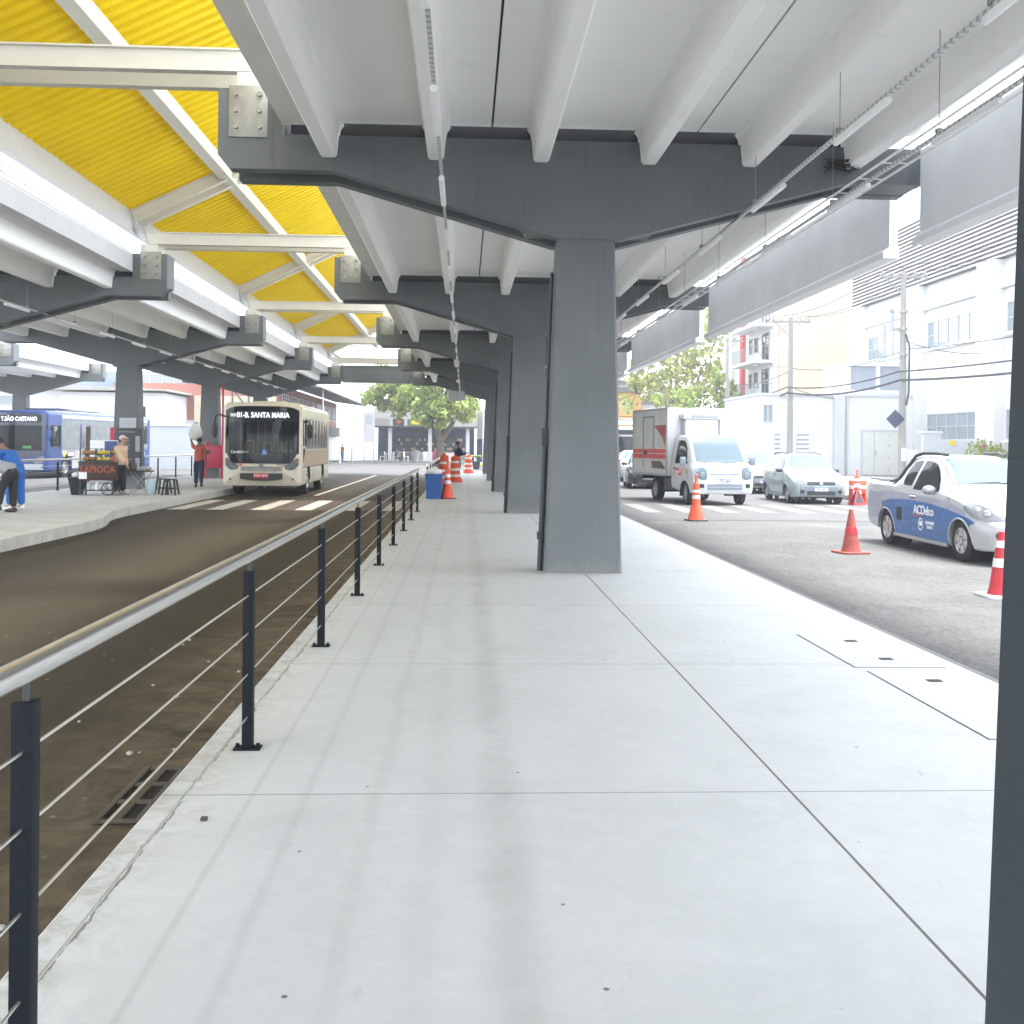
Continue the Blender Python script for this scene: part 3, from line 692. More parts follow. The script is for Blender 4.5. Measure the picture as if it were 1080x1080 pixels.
# ------------------------------------------------------------------ small things in the floor
g = thing('drain_grate','black cast iron drain grate in the brown road beside the kerb','drain grate',(-1.5,5.0,-.2))
def gr(m, x0,x1,y0,y1,z0,z1): m.box(x0,x1,y0,y1,z0,z1)
m = MB(); X0,X1,YA,YB = -1.64,-1.34,4.62,5.42
for a,b_ in ((X0,X0+.03),(X1-.03,X1)): m.box(a,b_,YA,YB,-.199,-.185)
for i in range(4): yy = YA+(YB-YA-.045)*i/3; m.box(X0+.03,X1-.03,yy,yy+.045,-.199,-.187)
for i in (1,2): xx = X0+(X1-X0)*i/3; m.box(xx-.02,xx+.02,YA+.045,YB-.045,-.199,-.188)
m.build('frame', M['iron'], g, world=True, bevel=.003)
MB().box(X0+.01,X1-.01,YA+.01,YB-.01,-.199,-.195)  .build('pit', M['pit'], g, world=True)
for i,(x0,x1,y0,y1,lb) in enumerate(((2.70,3.33,6.93,8.15,'concrete cover with two dark lifting holes set in the platform'),(2.74,3.36,5.2,6.80,'concrete cover nearer the right pillar, edged by a dark line'))):
    c = thing('access_cover', lb, 'access cover', (x0,y0,0), 0, 'concrete access covers')
    MB().box(x0-.008,x1+.008,y0-.008,y1+.008,.0002,.0015).build('joint', M['joint'], c, world=True)
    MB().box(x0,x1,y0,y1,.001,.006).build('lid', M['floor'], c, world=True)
    h = MB(); 
    for yy in (y0+.25,y1-.3): h.box((x0+x1)/2-.04,(x0+x1)/2+.05,yy-.03,yy+.03,.005,.010)
    h.build('lifting_hole', M['joint'], c, world=True)
tag(MB().prism([(-.012,-.008),(.012,-.010),(.014,.009),(-.010,.011)],'z',.0,.014,).build('stone', M['iron'], None),'small dark stone chip lying on the platform by the kerb','stone').location = (-1.02,4.12,0)

rk = random.Random(21); st0 = None
for i in range(16):
    if st0 is None:
        m = MB(); m.ball((0,0,.006),.016,.013,.009,7,5); m.v = [(x+rk.uniform(-.003,.003),y+rk.uniform(-.003,.003),z) for x,y,z in m.v]
        st0 = m.build('pebble', M['kerb'], None, smooth=0); tag(st0,'small pale stones scattered on the brown road beside the kerb','pebble','pale stones on the road','thing'); o = st0
    else: o = st0.copy(); col.objects.link(o)
    o.location = (rk.uniform(-3.0,-1.4), rk.uniform(2.6,9.), -.2); o.rotation_euler = (0,0,rk.uniform(0,6)); k = rk.uniform(.5,1.3); o.scale = (k,k,k)
# ------------------------------------------------------------------ vehicles
def pchip(xs, ys, x):
    xs = np.array(xs,float); ys = np.array(ys,float); h = np.diff(xs); d = np.diff(ys)/h; m = np.zeros_like(ys)
    m[0], m[-1] = d[0], d[-1]
    for i in range(1,len(xs)-1):
        m[i] = 0 if d[i-1]*d[i] <= 0 else 2*d[i-1]*d[i]/(d[i-1]+d[i])
    x = min(max(x,xs[0]),xs[-1]); i = min(int(np.searchsorted(xs,x,side='right')-1), len(xs)-2); u = (x-xs[i])/h[i]
    return float((2*u**3-3*u**2+1)*ys[i]+(u**3-2*u**2+u)*h[i]*m[i]+(-2*u**3+3*u**2)*ys[i+1]+(u**3-u**2)*h[i]*m[i+1])
class Shell:
    """car body: stations (s, zb, zs, zt, wb, ws, wt), s from the nose backwards; nose points to local -Y"""
    def __init__(c, st, bulge=.02, crown=.03):
        c.st = st; c.S = [r[0] for r in st]; c.L = c.S[-1]; c.bulge = bulge; c.crown = crown
    def par(c, s): return [pchip(c.S,[r[k] for r in c.st],s) for k in range(1,7)]
    def half(c, s):
        zb,zs,zt,wb,ws,wt = c.par(s); p = [(0,zb),(wb*.7,zb),(wb-.04,zb+.005),(wb-.01,zb+.03),(wb,zb+.07)]
        for i in range(1,7):
            u = i/6; p.append((wb+(ws-wb)*u+c.bulge*math.sin(math.pi*u), zb+.07+(zs-zb-.07)*u))
        zr = max(zt-.05, zs+.004)
        for i in range(1,6):
            u = i/5; p.append((ws+(wt-ws)*u+.018*math.sin(math.pi*u)*(zr-zs), zs+(zr-zs)*u))
        p += [(wt-.02,zr+(zt-zr)*.55),(wt-.06,zt-.004),(wt*.7,zt+c.crown*.55),(wt*.35,zt+c.crown*.9),(0,zt+c.crown)]
        return p
    def mesh(c, n=70):
        m = MB(); rws = []
        ss = sorted(set([c.L*i/n for i in range(n+1)]+[c.L*i/(n*5) for i in range(20)]+[c.L-c.L*i/(n*4) for i in range(10)]))
        for s in ss:
            h = c.half(s); ring = [(x,s-c.L/2,z) for x,z in h]+[(-x,s-c.L/2,z) for x,z in h[-2:0:-1]]; rws.append(ring)
        m.rows(rws,True); k = len(rws[0]); 
        for rg in (rws[0],rws[-1]):
            cz = sum(p[2] for p in rg)/k; n0 = len(m.v); m.v += [tuple(p) for p in rg]+[(0,rg[0][1],cz)]
            m.f += [(n0+i,n0+(i+1)%k,n0+k) for i in range(k)]
        return m
    def side(c, s, z, off=0):
        h = c.half(s); pts = h[4:]
        for (x0,z0),(x1,z1) in zip(pts,pts[1:]):
            if z0 <= z <= z1 and z1 > z0: return x0+(x1-x0)*(z-z0)/(z1-z0)+off
        return (pts[0][0] if z < pts[0][1] else pts[-1][0])+off
    def sidepatch(c, mb, strips, sg=1, off=.006, rows=5, th=.02):
        r = []
        for s, lo, hi in strips:
            r.append([Vector((sg*c.side(s, lo+(hi-lo)*i/rows, off), s-c.L/2, lo+(hi-lo)*i/rows)) for i in range(rows+1)])
        mb.sheet(r, (-sg*th,0,0)); return mb
    def top(c, s, x):
        h = c.half(s)[::-1]; x = abs(x)
        for (x0,z0),(x1,z1) in zip(h,h[1:]):
            if x0 <= x <= x1: return z0+(z1-z0)*(x-x0)/max(x1-x0,1e-6)
        return h[-1][1]
    def toppatch(c, mb, s0, s1, w0, w1, off=.008, n=14, m=14, th=.03, up=(0,-.5,.8), e=0.):
        r = []; up = Vector(up).normalized()
        for i in range(n+1):
            u = i/n; s = s0+(s1-s0)*u; ww = w0+(w1-w0)*u; row = []
            for j in range(m+1):
                x = ww*(2*j/m-1); se = s + e*(x/ww)**2
                row.append(Vector((x, se-c.L/2, c.top(se,x)))+up*off)
            r.append(row)
        mb.sheet(r, -up*th); return mb
    def nose(c, x, z):
        """s of the body surface at (x,z) seen from the front"""
        lo, hi = 0., c.L*.6
        def inside(s):
            h = c.half(s); zb,zs,zt = c.par(s)[:3]
            return zb-.02 <= z <= c.top(s,x)+1e-4 and abs(x) <= c.side(s,max(z,h[4][1]))+1e-4
        if inside(0): return 0
        for _ in range(26):
            md = (lo+hi)/2
            if inside(md): hi = md
            else: lo = md
        return hi
    def nosepatch(c, mb, strips, off=.008, rows=4, th=.03):
        r = []
        for x, lo, hi in strips:
            r.append([Vector((x, c.nose(x, lo+(hi-lo)*i/rows)-c.L/2-off, lo+(hi-lo)*i/rows)) for i in range(rows+1)])
        mb.sheet(r,(0,th,0)); return mb
def cut_arches(o, ys, r, w, depth=.34, z=None):
    for y in ys:
        for sg in (-1,1):
            cm = MB().cyl((sg*(w-depth),y,z or r-.03),(sg*(w+.3),y,z or r-.03),r,n=36)
            cu = cm.build('cutter', M['black'], o.parent, smooth=0)
            md = o.modifiers.new('cut','BOOLEAN'); md.object = cu; md.operation = 'DIFFERENCE'; md.solver = 'EXACT'
            bake(o); bpy.data.objects.remove(cu)
    o.data.set_sharp_from_angle(angle=R(32))
def wheel(parent, x, y, r, w, rim_mat, spokes=5, steer=0, hub=.64, sgn=1):
    t_ = MB(); h = w/2; rr = hub*r
    t_.lathe([(rr,-h*.9),(r*.86,-h),(r*.97,-h*.86),(r,-h*.6),(r,h*.6),(r*.97,h*.86),(r*.86,h),(rr,h*.9),(rr,-h*.9)],32,(0,0,0),'x')
    wo = t_.build('wheel', M['tyre'], parent); wo.location = (x,y,r); wo.rotation_euler = (0,0,steer)
    m = MB(); ox = sgn*h
    m.lathe([(rr*.99,ox*.2),(rr*.99,ox*.93),(rr*.93,ox*.96),(rr*.90,ox*.55),(rr*.0,ox*.45)],28,(0,0,0),'x')
    if spokes:
        for k in range(spokes):
            a = 2*math.pi*k/spokes+.3; d = Vector((0,math.cos(a),math.sin(a))); p = Vector((0,-math.sin(a),math.cos(a)))
            q = [d*rr*.16+p*.045, d*rr*.95+p*.055, d*rr*.95-p*.055, d*rr*.16-p*.045]
            f0 = [v+Vector((ox*.82,0,0)) for v in q]; f1 = [v+Vector((ox*.5,0,0)) for v in q]
            m.add(f0+f1,[(0,1,2,3),(4,7,6,5),(0,4,5,1),(1,5,6,2),(2,6,7,3),(3,7,4,0)])
        m.lathe([(rr*.24,ox*.5),(rr*.24,ox*.88),(0,ox*.92)],16,(0,0,0),'x')
    else:
        m.lathe([(rr*.5,ox*.5),(rr*.42,ox*.95),(rr*.2,ox*.98),(0,ox*.98)],20,(0,0,0),'x')
        for k in range(8):
            a = 2*math.pi*k/8; m.cyl((ox*.5,rr*.66*math.cos(a),rr*.66*math.sin(a)),(ox*.62,rr*.66*math.cos(a),rr*.66*math.sin(a)),rr*.05,n=6)
    ri = m.build('rim', rim_mat, wo)
    if spokes: MB().lathe([(rr*.88,ox*.40),(0,ox*.40),],24,(0,0,0),'x').build('brake_disc', M['black'], wo)
    return wo
def liner(parent, y, r, w, depth=.33):
    for sg in (-1,1):
        m = MB(); rws = []
        for i in range(19):
            a = math.pi*i/18; rws.append([(sg*(w-.05),y+(r-.008)*math.cos(a),r-.03+(r-.008)*math.sin(a)),(sg*(w-depth),y+(r-.008)*math.cos(a),r-.03+(r-.008)*math.sin(a))])
        m.rows(rws); m.cyl((sg*(w-depth+.01),y,r-.03),(sg*(w-depth-.02),y,r-.03),r-.01,n=24); m.build('wheel_arch', M['black'], parent, smooth=0)
def mirror(parent, x, y, z, sg, mt, s=1.):
    m = MB(); m.ball((sg*(x+.13*s),y,z),.115*s,.055*s,.075*s); m.bar((sg*(x-.01),y+.02,z-.05),(sg*(x+.08),y+.01,z-.03),.05,.03); o = m.build('mirror', mt, parent)
    MB().ball((sg*(x+.13*s),y+.035*s,z),.09*s,.026*s,.058*s).build('mirror_glass', M['glass_sky'], o); return o
def wiper(parent, pts): return MB().tube(pts,.009,6).build('wiper', M['black'], parent)
def numberplate(parent, o, txt, m, tm, w=.40, h=.13, size=.085, strip=True):
    p = MB().box(o[0]-w/2,o[0]+w/2,o[1]-.008,o[1]+.01,o[2]-h/2,o[2]+h/2).build('number_plate', m, parent, bevel=.003)
    if strip: MB().box(o[0]-w/2+.006,o[0]+w/2-.006,o[1]-.011,o[1]-.0075,o[2]+h/2-.03,o[2]+h/2-.006).build('strip', M['plate_blue'], p)
    text_mb(txt,size,frameM((o[0],o[1]-.010,o[2]-(.012 if strip else 0)),(1,0,0)),.002).build('writing', tm, p, smooth=0); return p

# ---- pickup truck
def pickup():
    o = thing('pickup_truck','white compact pickup with blue lettered side film, closest vehicle on the street','pickup truck',(8.25,16.38,-.15),R(0))
    sh = Shell([(0,.30,.55,.60,.42,.50,.44),(.05,.22,.56,.66,.60,.66,.56),(.18,.20,.60,.78,.72,.75,.66),(.45,.19,.72,.90,.81,.82,.72),(.80,.19,.86,.985,.83,.835,.74),
                (1.15,.19,.93,1.05,.835,.835,.74),(1.33,.19,.95,1.12,.835,.83,.72),(1.75,.19,.97,1.40,.835,.83,.62),(2.05,.19,.985,1.515,.835,.83,.585),(2.4,.19,.995,1.555,.835,.83,.57),
                (2.85,.19,1.00,1.55,.835,.83,.565),(3.02,.19,1.005,1.52,.835,.83,.57),(3.12,.19,1.01,1.40,.835,.83,.60),(3.25,.19,1.02,1.22,.835,.832,.68),(3.40,.20,1.03,1.10,.835,.832,.76),(3.6,.22,1.03,1.085,.835,.832,.79),
                (4.2,.28,1.04,1.09,.83,.825,.79),(4.42,.33,1.03,1.08,.80,.80,.76),(4.50,.40,1.00,1.05,.74,.76,.72)], .03, .025)
    L = sh.L; fy, ry = .84-L/2, 3.51-L/2
    b = sh.mesh(80).build('body', M['car_white'], o, smooth=40); cut_arches(b,(fy,ry),.355,.84)
    liner(o,fy,.355,.84); liner(o,ry,.355,.84)
    for x,s in ((.745,1),(-.745,-1)):
        wheel(o,x,fy,.305,.19,M['alloy'],6,sgn=s); wheel(o,x,ry,.305,.19,M['alloy'],6,sgn=s)
    sh.toppatch(MB(),1.30,2.02,.70,.575,.006,n=12,e=.04).build('windscreen', M['glass_sky'], o)
    for sg in (-1,1):
        m = MB(); sh.sidepatch(m,[(1.62,1.00,1.03),(1.75,1.0,1.20),(1.9,1.0,1.33),(2.05,1.0,1.42),(2.25,1.0,1.465),(2.44,1.005,1.475),(2.50,1.01,1.475)],sg,.005); m.build('side_window', M['glass_dark'], o)
        m = MB(); sh.sidepatch(m,[(2.60,1.06,1.475),(2.8,1.06,1.465),(2.90,1.07,1.44),(2.96,1.12,1.36),(2.99,1.22,1.28)],sg,.005); m.build('quarter_window', M['glass_dark'], o)
        # film on the side: grey upper wave, blue lower field
        def archz(s):
            z = .235
            for c in (.84,3.51):
                d = abs(s-c)
                if d < .362: z = max(z, .275+math.sqrt(.362**2-d*d))
            return z
        def bluetop(s): return pchip([.42,.62,.9,1.3,1.9,2.6,3.1,3.4,3.72],[.60,.66,.70,.755,.80,.825,.815,.79,.73], s)
        st = []
        s = .42
        while s < 3.71:
            lo = archz(s)
            if s < .62: lo = max(lo,.60-(s-.42)*.4)
            hi = bluetop(s)
            if hi < lo+.004: hi = lo+.004
            st.append((s,lo,hi)); s += .035
        sh.sidepatch(MB(),st,sg,.004,8,.006).build('blue_film', M['decal_blue'], o)
        def greytop(s): return pchip([.60,.9,1.3,1.8,2.4,3.0,3.4,3.9,4.3],[.72,.80,.87,.90,.915,.94,.95,.90,.93], s)
        st = []; s = .70
        while s < 4.34:
            lo = bluetop(s)+.004 if s < 3.70 else max(archz(s), pchip([3.7,3.76,3.9,4.34],[.73,.60,.46,.40],s))
            st.append((s,max(lo,archz(s)),max(greytop(s),archz(s)+.01))); s += .04
        sh.sidepatch(MB(),st,sg,.004,6,.006).build('silver_film', M['decal_grey'], o)
        # toolbox flap, sill trim, handle, arch flare
        m = MB(); sh.sidepatch(m,[(2.86,.47,.69),(3.04,.46,.68)],sg,.012); f = m.build('side_flap', M['black'], o)
        m = MB(); m.bar((sg*.86,1.20-L/2,.20),(sg*.86,3.13-L/2,.215),.05,.06); m.build('sill', M['car_silver'], o, bevel=.01)
        m = MB(); x = sh.side(2.42,.89); m.bar((sg*(x+.02),2.34-L/2,.895),(sg*(x+.02),2.52-L/2,.895),.025,.03); h = m.build('door_handle', M['logo_white'], o, bevel=.006)
        MB().box(*sorted((sg*(x+.002),sg*(x+.01))),2.37-L/2,2.54-L/2,.86,.925).build('recess', M['black'], h)
        for c in (fy,ry):
            m = MB(); pts = []
            for i in range(21):
                a = math.pi*i/20; y = c+.36*math.cos(a); z = .275+.36*math.sin(a); pts.append((sg*(sh.side(y+L/2,max(z,.28))+.004),y,z))
            m.tube(pts,.014,6); m.build('arch_trim', M['decal_grey'] if c==ry else M['car_white'], o)
        m = MB(); xs = lambda s,z: sg*(sh.side(s,z)+.002)
        for s0 in (1.22,2.55):
            m.tube([(xs(s0,z),s0-L/2,z) for z in (.30,.45,.6,.75,.93)],.004,4)
        m.build('door_seam', M['black'], o)
        # head lamp
        st = [(.07,.655,.69),(.12,.64,.735),(.2,.635,.775),(.3,.645,.815),(.42,.665,.845),(.55,.70,.87),(.66,.74,.885),(.74,.80,.885)]
        m = MB(); sh.sidepatch(m,st,sg,.010,6); hl = m.build('headlight', M['lamp_glass'], o)
        for s0,z0_,r0_ in ((.30,.73,.075),(.47,.775,.06)):
            m = MB(); m.ball((sg*(sh.side(s0,z0_)-.028),s0-L/2,z0_),.05,r0_,r0_*.9); m.build('bulb_reflector', M['alloy'], hl)
        st = [(sg*x,lo,hi) for x,lo,hi in ((.40,.33,.44),(.48,.31,.46),(.58,.32,.47),(.66,.36,.475),(.70,.42,.475))]
        m = MB(); sh.nosepatch(m,st,.006); fo = m.build('fog_lamp_pocket', M['black'], o)
        MB().lathe([(.055,-.01),(.05,-.02),(0,-.02)],16,(sg*.57,sh.nose(.57,.40)-L/2,.395),'y').build('fog_lamp', M['lamp_glass'], fo)
        mirror(o,.80,1.70-L/2,1.02,sg,M['car_silver'])
        # sport bar along the roof down to the bed
        m = MB(); m.tube([(sg*.47,2.02-L/2,1.575),(sg*.52,2.3-L/2,1.60),(sg*.53,2.75-L/2,1.60),(sg*.56,2.98-L/2,1.555),(sg*.62,3.16-L/2,1.36),(sg*.70,3.34-L/2,1.15),(sg*.75,3.40-L/2,1.12)],.026,10)
        m.box(*sorted((sg*.70,sg*.80)),3.34-L/2,3.48-L/2,1.085,1.125); m.build('roof_bar', M['blackish'], o)
        m = MB().tube([(sg*.78,3.40-L/2,1.125),(sg*.785,4.32-L/2,1.13)],.02,8); m.build('bed_rail', M['car_silver'], o)
        MB().box(*sorted((sg*.70,sg*.795)),4.36-L/2,4.515-L/2,.62,1.0).build('tail_light', M['red_lens'], o, bevel=.01)
    m = MB(); sh.nosepatch(m,[(x,.30,.46) for x in (-.36,-.18,0,.18,.36)],.004); m.build('lower_grille', M['black'], o)
    m = MB(); sh.nosepatch(m,[(x,.60,.67) for x in (-.40,-.2,0,.2,.40)],.006); gr_ = m.build('upper_grille', M['black'], o)
    m = MB(); sh.nosepatch(m,[(x,.625,.645) for x in (-.38,-.2,0,.2,.38)],.014); m.build('grille_bar', M['alloy'], gr_)
    m = MB().box(-.70,.70,3.35-L/2,4.40-L/2,1.10,1.115); m.build('bed_cover', M['blackish'], o, bevel=.004)
    MB().box(-.55,.55,.3-L/2,4.2-L/2,.17,.24).build('underbody', M['black'], o)
    for p in ([(-.62,1.34-L/2,1.13),(-.30,1.335-L/2,1.155),(.02,1.33-L/2,1.165)],[(.02,1.31-L/2,1.15),(.30,1.325-L/2,1.155),(.60,1.34-L/2,1.13)]): wiper(o,p)
    numberplate(o,(0,sh.nose(0,.52)-L/2-.012,.52),'QPK 4D17',M['plate_white'],M['logo_dark'])
    # writing on the side that faces the platform
    x = -(sh.side(2.0,.66)+.012)
    text_mb('ACDelco',.205,frameM((x,2.02-L/2,.675),(0,-1,0),(-.12,0,1)),.003,.98,.18,.92).build('side_writing', M['logo_white'], o, smooth=0)
    MB().box(x-.002,x+.004,2.12-L/2,2.37-L/2,.575,.595).build('underline', M['logo_red'], o)
    x = -(sh.side(1.9,.45)+.010); sg_ = MB()
    ring = []
    for i in range(28):
        a = 2*math.pi*i/28; ring.append([(x-.002,2.12-L/2+r*math.cos(a),.455+r*math.sin(a)*1.1) for r in (.075,.092)])
    sg_.rows(ring+[ring[0]]); sg_.box(x-.003,x+.002,2.075-L/2,2.165-L/2,.43,.50); sg_.build('round_emblem', M['logo_white'], o, smooth=0)
    text_mb('GENUINE\nPARTS',.072,frameM((x,1.80-L/2,.455),(0,-1,0)),.003).build('small_writing', M['logo_white'], o, smooth=0)
    return o
pickup()

# ---- small hatchback (used three times)
def hatchback(label, body, low, loc, rz, plate='ITF 1927', roofbar=False):
    o = thing('parked_car', label, 'car', loc, rz, 'cars on the street')
    sh = Shell([(0,.30,.60,.64,.50,.55,.50),(.06,.22,.62,.72,.66,.68,.60),(.2,.20,.68,.82,.76,.77,.68),(.5,.19,.80,.92,.81,.81,.70),(.86,.19,.90,1.0,.82,.815,.70),(1.0,.19,.92,1.06,.82,.815,.69),
                (1.35,.19,.94,1.30,.82,.815,.62),(1.62,.19,.95,1.435,.82,.815,.58),(2.1,.19,.96,1.485,.82,.815,.565),(2.9,.19,.97,1.475,.82,.81,.56),(3.35,.2,.98,1.42,.82,.80,.56),(3.58,.24,.97,1.25,.80,.78,.60),(3.70,.28,.93,1.0,.76,.74,.64),(3.77,.34,.8,.86,.70,.68,.62)],.03,.022)
    L = sh.L; fy, ry = .76-L/2, 3.12-L/2
    b = sh.mesh(60).build('body', body, o, smooth=40); cut_arches(b,(fy,ry),.325,.82); liner(o,fy,.325,.82); liner(o,ry,.325,.82)
    for x,s in ((.735,1),(-.735,-1)):
        wheel(o,x,fy,.285,.17,M['steel_wheel'],0,sgn=s); wheel(o,x,ry,.285,.17,M['steel_wheel'],0,sgn=s)
    sh.toppatch(MB(),1.0,1.58,.66,.555,.006,e=.03).build('windscreen', M['glass_sky'], o)
    for sg in (-1,1):
        m = MB(); sh.sidepatch(m,[(1.30,.97,.99),(1.45,.965,1.20),(1.65,.965,1.36),(1.9,.97,1.395),(2.12,.975,1.40)],sg,.005); m.build('side_window', M['glass_dark'], o)
        m = MB(); sh.sidepatch(m,[(2.18,.98,1.40),(2.5,.985,1.40),(2.85,.99,1.38),(2.95,1.0,1.36)],sg,.005); m.build('side_window', M['glass_dark'], o)
        st = [(sg*x,lo,hi) for x,lo,hi in ((.46,.62,.68),(.54,.60,.735),(.62,.61,.77),(.69,.63,.79),(.735,.68,.80))]
        m = MB(); sh.nosepatch(m,st,.01); m.build('headlight', M['lamp_glass'], o)
        m = MB(); sh.nosepatch(m,[(sg*x,.33,.43) for x in (.50,.56,.62)],.018); m.build('fog_lamp', M['black'], o)
        mirror(o,.78,1.38-L/2,.985,sg,M['blackish'],.9)
        st = []
        for i in range(60):
            s = .30+3.2*i/59; z = .23
            for c in (.76,3.12):
                d = abs(s-c)
                if d < .365: z = max(z,.255+math.sqrt(.365**2-d*d))
            st.append((s,max(.22,z-.04),z+.01) if z > .24 else (s,.20,.30))
        if low is not None:
            m = MB()
            for c in (fy,ry):
                pts = [(sg*(sh.side(c+.345*math.cos(math.pi*i/18)+L/2,max(.27,.255+.345*math.sin(math.pi*i/18)))+.004),c+.345*math.cos(math.pi*i/18),.255+.345*math.sin(math.pi*i/18)) for i in range(19)]
                m.tube(pts,.035,6)
            m.bar((sg*.84,1.10-L/2,.24),(sg*.84,2.80-L/2,.25),.05,.12); m.build('side_cladding', low, o)
        m = MB(); x = sh.side(2.0,.86)
        for s0 in (2.0,2.8): m.bar((sg*(x+.015),s0-L/2,.86),(sg*(x+.015),s0+.15-L/2,.86),.02,.03)
        m.build('door_handle', body if low is None else low, o)
        m = MB(); m.tube([(sg*(sh.side(2.15,z)+.002),2.15-L/2,z) for z in (.3,.5,.7,.95)],.004,4).tube([(sg*(sh.side(1.12,z)+.002),1.12-L/2,z) for z in (.45,.6,.8,.9)],.004,4); m.build('door_seam', M['black'], o)
        MB().box(*sorted((sg*.62,sg*.74)),3.55-L/2,3.74-L/2,.72,1.0).build('tail_light', M['red_lens'], o, bevel=.02)
        if roofbar: MB().tube([(sg*.5,1.7-L/2,1.48),(sg*.52,2.2-L/2,1.53),(sg*.52,3.0-L/2,1.52),(sg*.5,3.3-L/2,1.45)],.016,8).build('roof_bar', M['blackish'], o)
    m = MB(); sh.nosepatch(m,[(x,.26,.52) for x in (-.62,-.4,-.2,0,.2,.4,.62)],.012); bu = m.build('bumper', low or body, o)
    m = MB(); sh.nosepatch(m,[(x,.28,.40) for x in (-.42,-.2,0,.2,.42)],.018); m.build('lower_grille', M['black'], bu)
    m = MB(); sh.nosepatch(m,[(x,.57,.68) for x in (-.42,-.2,0,.2,.42)],.006); g_ = m.build('upper_grille', M['blackish'], o)
    MB().lathe([(.05,-.015),(.045,-.025),(0,-.025)],16,(0,sh.nose(0,.63)-L/2,.63),'y').build('emblem', M['alloy'], g_)
    numberplate(o,(0,sh.nose(0,.46)-L/2-.024,.46),plate,M['plate_white'],M['logo_dark'])
    wiper(o,[(-.5,1.03-L/2,1.075),(-.1,1.02-L/2,1.10)]); wiper(o,[(0,1.01-L/2,1.09),(.45,1.03-L/2,1.08)])
    MB().box(-.5,.5,.3-L/2,3.5-L/2,.17,.24).build('underbody', M['black'], o)
    return o
hatchback('pale green grey hatchback with dark plastic bumper, beside the white box truck', M['car_green'], M['bumper_grey'], (10.68,31.9,-.15), R(-2), roofbar=True)
hatchback('silver car mostly hidden between the box truck and the green grey hatchback', M['car_silver'], None, (10.9,38.5,-.15), R(0))
hatchback('black and white patterned car in traffic behind the box truck', M['car_dark'], None, (7.45,42.0,-.15), R(-6))
hatchback('white car in the queue behind the black one, peeping past the pillar', M['car_white'], None, (8.4,50,-.15), R(-4))

